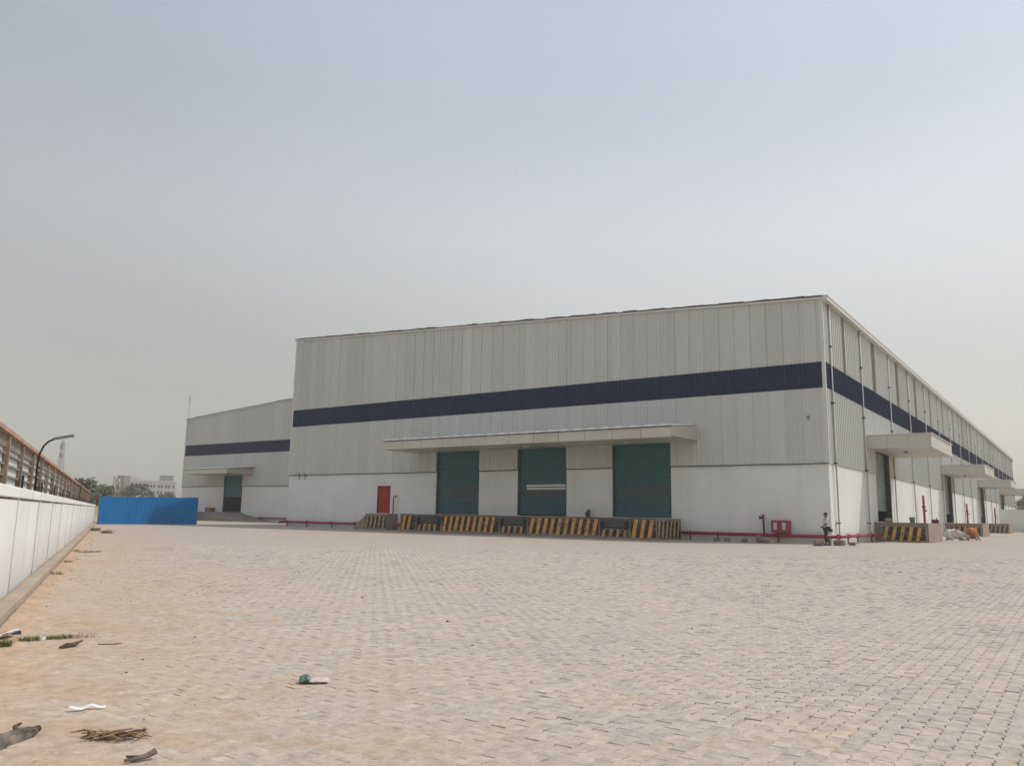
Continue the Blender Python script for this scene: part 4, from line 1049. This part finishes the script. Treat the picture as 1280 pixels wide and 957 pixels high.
# ------------------------------------------------------------------ resting cattle by the second dock
def cow(loc, rz, mat, label, head_turn, head_up, sc=1.0):
    e = empty('cow', loc, rz, label, 'cow', 'cattle resting by the docks'); e.scale = (sc, sc, sc * 1.08)
    v = [(-.70, 0, .42), (-.48, 0, .52), (-.12, 0, .50), (.24, 0, .53), (.52, 0, .60), (.78, head_turn * .12, .62 + head_up * .12), (.98, head_turn * .3, .66 + head_up * .3), (1.18, head_turn * .46, .58 + head_up * .24), (1.32, head_turn * .54, .50 + head_up * .2)]
    ed = [(i, i + 1) for i in range(8)]
    rd_ = [(.18, .26), (.29, .37), (.34, .40), (.32, .41), (.24, .38), (.15, .22), (.13, .15), (.105, .12), (.075, .08)]
    n = len(v)
    # folded legs
    for bx_, s_, k0 in ((-.5, 1, 1), (-.5, -1, 1)):
        v += [(bx_ + .05, s_ * .3, .22), (bx_ + .42, s_ * .40, .16), (bx_ + .05, s_ * .46, .07), (bx_ + .28, s_ * .5, .05)]
        m_ = len(v); ed += [(k0, m_ - 4), (m_ - 4, m_ - 3), (m_ - 3, m_ - 2), (m_ - 2, m_ - 1)]; rd_ += [.17, .09, .055, .045]
    for bx_, s_, k0 in ((.5, 1, 4), (.5, -1, 4)):
        v += [(bx_ + .08, s_ * .22, .2), (bx_ + .34, s_ * .26, .09), (bx_ + .05, s_ * .30, .055)]
        m_ = len(v); ed += [(k0, m_ - 3), (m_ - 3, m_ - 2), (m_ - 2, m_ - 1)]; rd_ += [.12, .065, .045]
    ex = MB(); h = Vector(v[6]); m8 = Vector(v[8]); hd_ = (m8 - h).normalized(); sd = hd_.cross(Vector((0, 0, 1))).normalized()
    skin('body', v, ed, rd_, mat, e, 2, 2)
    for s_ in (-1, 1):
        b0 = h + sd * s_ * .10 + Vector((0, 0, .06)) + hd_ * .05
        MB().tube([b0, b0 + sd * s_ * .12 + Vector((0, 0, -.01)), b0 + sd * s_ * .21 + Vector((0, 0, -.05))], [.03, .055, .012], 7).build('ear', mat, e, True)
        c0 = h + sd * s_ * .06 + Vector((0, 0, .11)) + hd_ * .08
        MB().tube([c0, c0 + sd * s_ * .06 + Vector((0, 0, .07)), c0 + sd * s_ * .05 + Vector((0, 0, .16))], [.022, .017, .006], 7).build('horn', M['bone'], e, True)
        MB().ell(h + sd * s_ * .095 + hd_ * .15 + Vector((0, 0, .03)), (.018, .018, .018), 8, 6).build('eye', M['hair'], e, True)
    MB().tube([(-.9, 0, .48), (-1.02, .06, .3), (-.98, .16, .12), (-.85, .24, .06)], [.035, .025, .02, .035], 6).build('tail', mat, e, True)
    MB().ell(m8 + hd_ * .06, (.055, .055, .045), 8, 6).build('muzzle', M['cow_white'] if mat == M['cow_brown'] else M['bone'], e, True)
    return e
wd = math.atan2(rt.y, rt.x)
c1 = cow((3.45, 21.8, 0), wd - .1, M['cow_white'], 'white cow lying behind the end of the nearest side dock', -.35, -.9, .86)
c2 = cow((4.62, 23.0, 0), -math.pi / 2 + .05, M['cow_brown'], 'orange brown cow lying to the right of the white cow', -.75, .35, 1.0)

# ------------------------------------------------------------------ litter and weeds in the foreground
def wood(name, pts, rad, label, cat, mat, stubs=(), seg=12, seed=0):
    e = empty(name, pts[0], 0, label, cat); o0 = Vector(pts[0]); mb = MB()
    mb.tube([Vector(p) - o0 for p in pts], rad, seg)
    mb.v = [tuple(Vector(v) * 1.0 + Vector((mnoise.noise(Vector(v) * 18 + Vector((seed, 0, 0))), mnoise.noise(Vector(v) * 18 + Vector((0, seed, 5))), mnoise.noise(Vector(v) * 18 + Vector((9, 0, seed))))) * max(rad) * .55) for v in mb.v]
    mb.build('stem', mat, e)
    for sp, sr in stubs: MB().tube([Vector(p) - o0 for p in sp], sr, 7).build('branch_stub', M['twig_dark'], e)
    return e
GZ = .018
wood('weathered_log', [(6.63, -45.52, .040), (6.66, -45.60, .036), (6.72, -45.73, .034), (6.81, -45.90, .03), (6.92, -46.14, .03)], [.030, .042, .046, .05, .052], 'weathered grey log lying in the sand at the bottom left edge', 'log', M['bark_old'],
     [([(6.67, -45.62, .05), (6.60, -45.60, .075), (6.56, -45.55, .08)], [.018, .014, .006]), ([(6.63, -45.52, .04), (6.615, -45.47, .045)], [.025, .019])], seed=3)
wood('broken_stick', [(7.60, -45.31, .055), (7.585, -45.345, .035), (7.575, -45.39, GZ + .01), (7.55, -45.46, GZ + .006)], [.016, .014, .012, .009], 'broken brown stick sticking up at the bottom edge of the picture', 'stick', M['bark_old'],
     [([(7.57, -45.39, .03), (7.50, -45.42, .03)], [.012, .006])], 8, 5)
wood('bark_piece', [(3.72, -43.98, .03), (3.69, -43.90, .035), (3.66, -43.82, .03), (3.62, -43.72, .05)], [.010, .026, .022, .006], 'dark brown piece of bark on the sand right of the green weeds', 'bark', M['twig_dark'], (), 8, 7)
wood('thin_twig', [(3.74, -43.62, .018), (3.80, -43.52, .014), (3.85, -43.44, .02)], [.004, .006, .003], 'thin twig on the sand right of the bark piece', 'twig', M['twig_dark'], (), 6, 8)
tp = empty('twig_heap', (7.03, -45.23, GZ), label='heap of dry brown twigs and leaves lying on the sand at bottom left', cat='twigs')
r_ = random.Random(12)
ax_ = Vector((.27, .32, 0)).normalized(); ay_ = Vector((.32, -.27, 0)).normalized()
for k in range(46):
    s_ = r_.gauss(.04, .10); c_ = ax_ * max(-.21, min(.2, s_)) + ay_ * r_.gauss(.01 + .03 * (s_ > 0), .03); an = r_.gauss(0, .7); l = r_.uniform(.03, .085)
    d = (ax_ * math.cos(an) + ay_ * math.sin(an)) * l; z = abs(r_.gauss(0, .012)) + .006
    MB().tube([c_ - d + Vector((0, 0, z)), c_ + Vector((r_.uniform(-.01, .01), r_.uniform(-.01, .01), z + r_.uniform(0, .018))), c_ + d + Vector((0, 0, z * r_.uniform(.4, 1.6)))], [.004, r_.uniform(.004, .007), .002], 5).build('twig', M['twig'] if r_.random() < .75 else M['twig_dark'], tp)
for k in range(9):
    c_ = ax_ * r_.uniform(-.22, .18) + ay_ * r_.uniform(-.02, .06); a = Vector((r_.uniform(-1, 1), r_.uniform(-1, 1), r_.uniform(.1, .8))).normalized() * .03; b = a.cross(Vector((r_.random(), r_.random(), r_.random()))).normalized() * .016
    z = Vector((0, 0, .02)); MB().quad(c_ - a + z, c_ + b + z, c_ + a + z, c_ - b + z).build('dry_leaf', M['twig_dark'] if k % 2 else M['twig'], tp)
# pale plastic strip
mb = MB(); n = 12; p0 = Vector((6.19, -45.09, 0)); p1 = Vector((6.285, -44.89, 0)); dd = p1 - p0; nn = Vector((dd.y, -dd.x, 0)).normalized()
for k in range(n + 1):
    f = k / n; c_ = p0 + dd * f + nn * .012 * math.sin(f * 9); w_ = .020 * (1 - .5 * abs(f - .4)); z = GZ + .010 + .008 * math.sin(f * 11 + 1)
    mb.v += [tuple(c_ - nn * w_ + Vector((0, 0, z))), tuple(c_ + Vector((0, 0, z + .009))), tuple(c_ + nn * w_ + Vector((0, 0, z - .004)))]
for k in range(n):
    for q in (0, 1): mb.f.append((3 * k + q, 3 * k + q + 1, 3 * k + q + 4, 3 * k + q + 3))
tag(mb.build('plastic_strip', M['paper'], None, True), 'narrow white plastic strip lying on the sand', 'litter')
# crumpled pouch
pe = empty('foil_pouch', (6.73, -43.45, .012), math.atan2(.16, .15), 'crumpled foil pouch, green at one end and pale pink at the other', 'litter')
def pillow(cx, cy, lx, ly, h, seed):
    mb = MB(); n = 10
    for s_ in (1, -1):
        o0 = len(mb.v)
        for i in range(n + 1):
            for j in range(n + 1):
                u, v_ = i / n * 2 - 1, j / n * 2 - 1; e_ = (1 - u ** 4) * (1 - v_ ** 4)
                z = h * (.5 + .5 * s_ * e_) + .012 * mnoise.noise(Vector((u * 2.2 + seed, v_ * 2.2, s_))) * (1 if s_ > 0 else .3)
                mb.v.append((cx + lx * u * (1 - .08 * v_ * v_), cy + ly * v_, max(.002, z)))
        for i in range(n):
            for j in range(n):
                q = (o0 + i * (n + 1) + j, o0 + (i + 1) * (n + 1) + j, o0 + (i + 1) * (n + 1) + j + 1, o0 + i * (n + 1) + j + 1); mb.f.append(q if s_ > 0 else q[::-1])
    return mb
pillow(.035, 0, .082, .055, .034, 2).build('pouch', M['pouch_pink'], pe, True)
g_ = pillow(0, 0, .045, .06, .06, 5); g_.xf(Matrix.Translation((-.07, .0, .0)) @ Matrix.Rotation(-.25, 4, 'Y')); g_.build('torn_end', M['pouch_green'], pe, True)
# packet by the kerb at the left edge
pk = empty('printed_packet', (2.72, -44.05, .02), math.atan2(.22, -.24), 'white packet with red print propped by the kerb at the left edge', 'litter')
mb = pillow(0, 0, .17, .12, .035, 9).xf(Matrix.Rotation(math.radians(-22), 4, 'X') @ Matrix.Translation((0, 0, .02))); pq = mb.build('packet', M['paper'], pk, True)
for k, (xx, ln) in enumerate(((-.07, .05), (.02, .07), (.09, .03))):
    MB().box(xx - .02, xx + .02, -.08 + .02 * k, .05, .042, .046).xf(Matrix.Rotation(math.radians(-22), 4, 'X') @ Matrix.Translation((0, 0, .02))).build('print', M['packet_red'], pq)
tag(rubble(MB(), (2.5, -43.86, .0), (.09, .07, .06), 77).build('dark_scrap', M['black_metal']), 'small black scrap at the kerb behind the printed packet', 'litter')
tag(rubble(MB(), (3.04, -43.83, .012), (.06, .05, .045), 71).build('pale_pebble', M['paper']), 'round white pebble in the middle of the green weeds', 'pebble')

def weed(loc, n, rad, h, label, seed, dry=.25, lie=.0):
    r = random.Random(seed); e = empty('weed', loc, 0, label, 'weed', 'weeds by the kerb')
    for part, mat, cnt in (('blades', M['grass'], int(n * (1 - dry))), ('dry_blades', M['grass_dry'], int(n * dry))):
        mb = MB()
        for k in range(cnt):
            an = r.uniform(0, 6.28); q = rad * math.sqrt(r.random()); b = Vector((q * math.cos(an) * lie_s[0], q * math.sin(an) * lie_s[1], 0)); b = Matrix.Rotation(lie_a, 3, 'Z') @ b
            tip = b + Vector((r.gauss(0, h * .6), r.gauss(0, h * .6), h * r.uniform(.4, 1.0))); mid = b.lerp(tip, .5) + Vector((0, 0, h * .15)); w_ = Vector((r.uniform(-1, 1), r.uniform(-1, 1), 0)).normalized() * h * .05
            mb.quad(b - w_, b + w_, mid + w_ * .8, mid - w_ * .8); mb.tri(mid - w_ * .8, mid + w_ * .8, tip)
        o_ = mb.build(part, mat, e); tag(o_, kind='stuff')
    return e
lie_s, lie_a = (1, .45), math.atan2(.32, .12)
weed((3.0, -43.90, .012), 220, .13, .055, 'left half of the green weed patch on the sand', 1)
weed((3.07, -43.68, .012), 200, .13, .05, 'right half of the green weed patch beside the white pebble', 2)
weed((3.16, -43.50, .012), 60, .14, .06, 'dry brown weed at the right end of the green patch', 3, 1.0)
lie_s = (1, 1)
weed((3.22, -44.3, .012), 160, .10, .09, 'leafy green weed at the left picture edge below the printed packet', 4, .05)
lie_s, lie_a = (1, .3), math.atan2(.67, -.13)
weed((-13.03, -35.17, .01), 260, .40, .07, 'flat green weed strip on the paving halfway along the kerb', 5, .2)
lie_s = (1, 1)
for k, (al_, of_, n_, lab) in enumerate(((44, .25, 160, 'tall weed at the far end of the kerb'), (38.5, .9, 120, 'weed on the paving near the far end of the kerb'), (8.0, .10, 90, 'dry weed against the kerb, nearest of three'), (12.0, .12, 90, 'dry weed against the kerb, middle of three'), (17.5, .12, 90, 'dry weed against the kerb, farthest of three'))):
    weed(kp(al_, of_, .01), n_, .3 if k < 2 else .14, .22 if k < 2 else .10, lab, 20 + k, .15 if k < 2 else .8)
# scattered grit, leaves and pebbles nobody could count
gr = MB(); r_ = random.Random(99)
for k in range(420):
    al_ = r_.uniform(-6.5, 22); of_ = abs(r_.gauss(0, 3.2)) + .05; p = kp(al_, of_, .012); s = r_.choice((.004, .005, .006, .008, .012)) * (1 if r_.random() < .95 else 1.8)
    n0 = len(gr.v); q = [Vector((s, 0, 0)), Vector((0, s, 0)), Vector((-s, 0, 0)), Vector((0, -s, 0)), Vector((0, 0, s * .7)), Vector((0, 0, -s * .4))]; R3 = Matrix.Rotation(r_.uniform(0, 3), 3, 'Z')
    gr.v += [tuple(p + R3 @ Vector((v.x * r_.uniform(.6, 1.6), v.y * r_.uniform(.5, 1), v.z))) for v in q]
    for f in ((0, 1, 4), (1, 2, 4), (2, 3, 4), (3, 0, 4), (1, 0, 5), (2, 1, 5), (3, 2, 5), (0, 3, 5)): gr.f.append(tuple(n0 + i for i in f))
tag(gr.build('grit', M['twig_dark']), 'dark grit and crumbs scattered over the sand', 'grit', kind='stuff')
gr = MB()
for k in range(70):
    al_ = r_.uniform(-3, 45); p = kp(al_, r_.uniform(.03, .5) if al_ > 2 else r_.uniform(.1, 2.5), .012); s = r_.uniform(.012, .035)
    rubble(gr, p, (s * 1.5, s, s * .8), 200 + k)
tag(gr.build('pebbles', M['stone']), 'small pebbles and crumbs lying along the kerb', 'pebbles', kind='stuff')

# ------------------------------------------------------------------ dusty air
hm = bpy.data.materials.new('dusty_air'); hm.use_nodes = True; hn = hm.node_tree.nodes; hn.clear()
ho = hn.new('ShaderNodeOutputMaterial'); pv = hn.new('ShaderNodeVolumePrincipled'); pv.inputs['Color'].default_value = (.93, .90, .85, 1)
pv.inputs['Density'].default_value = .0010; pv.inputs['Anisotropy'].default_value = .2
hm.node_tree.links.new(pv.outputs[0], ho.inputs['Volume'])
hzb = MB().box(-2700, 2700, -2700, 2700, -1.2, 38).build('haze', hm); tag(hzb, 'dusty air over the whole yard', 'haze', kind='stuff')
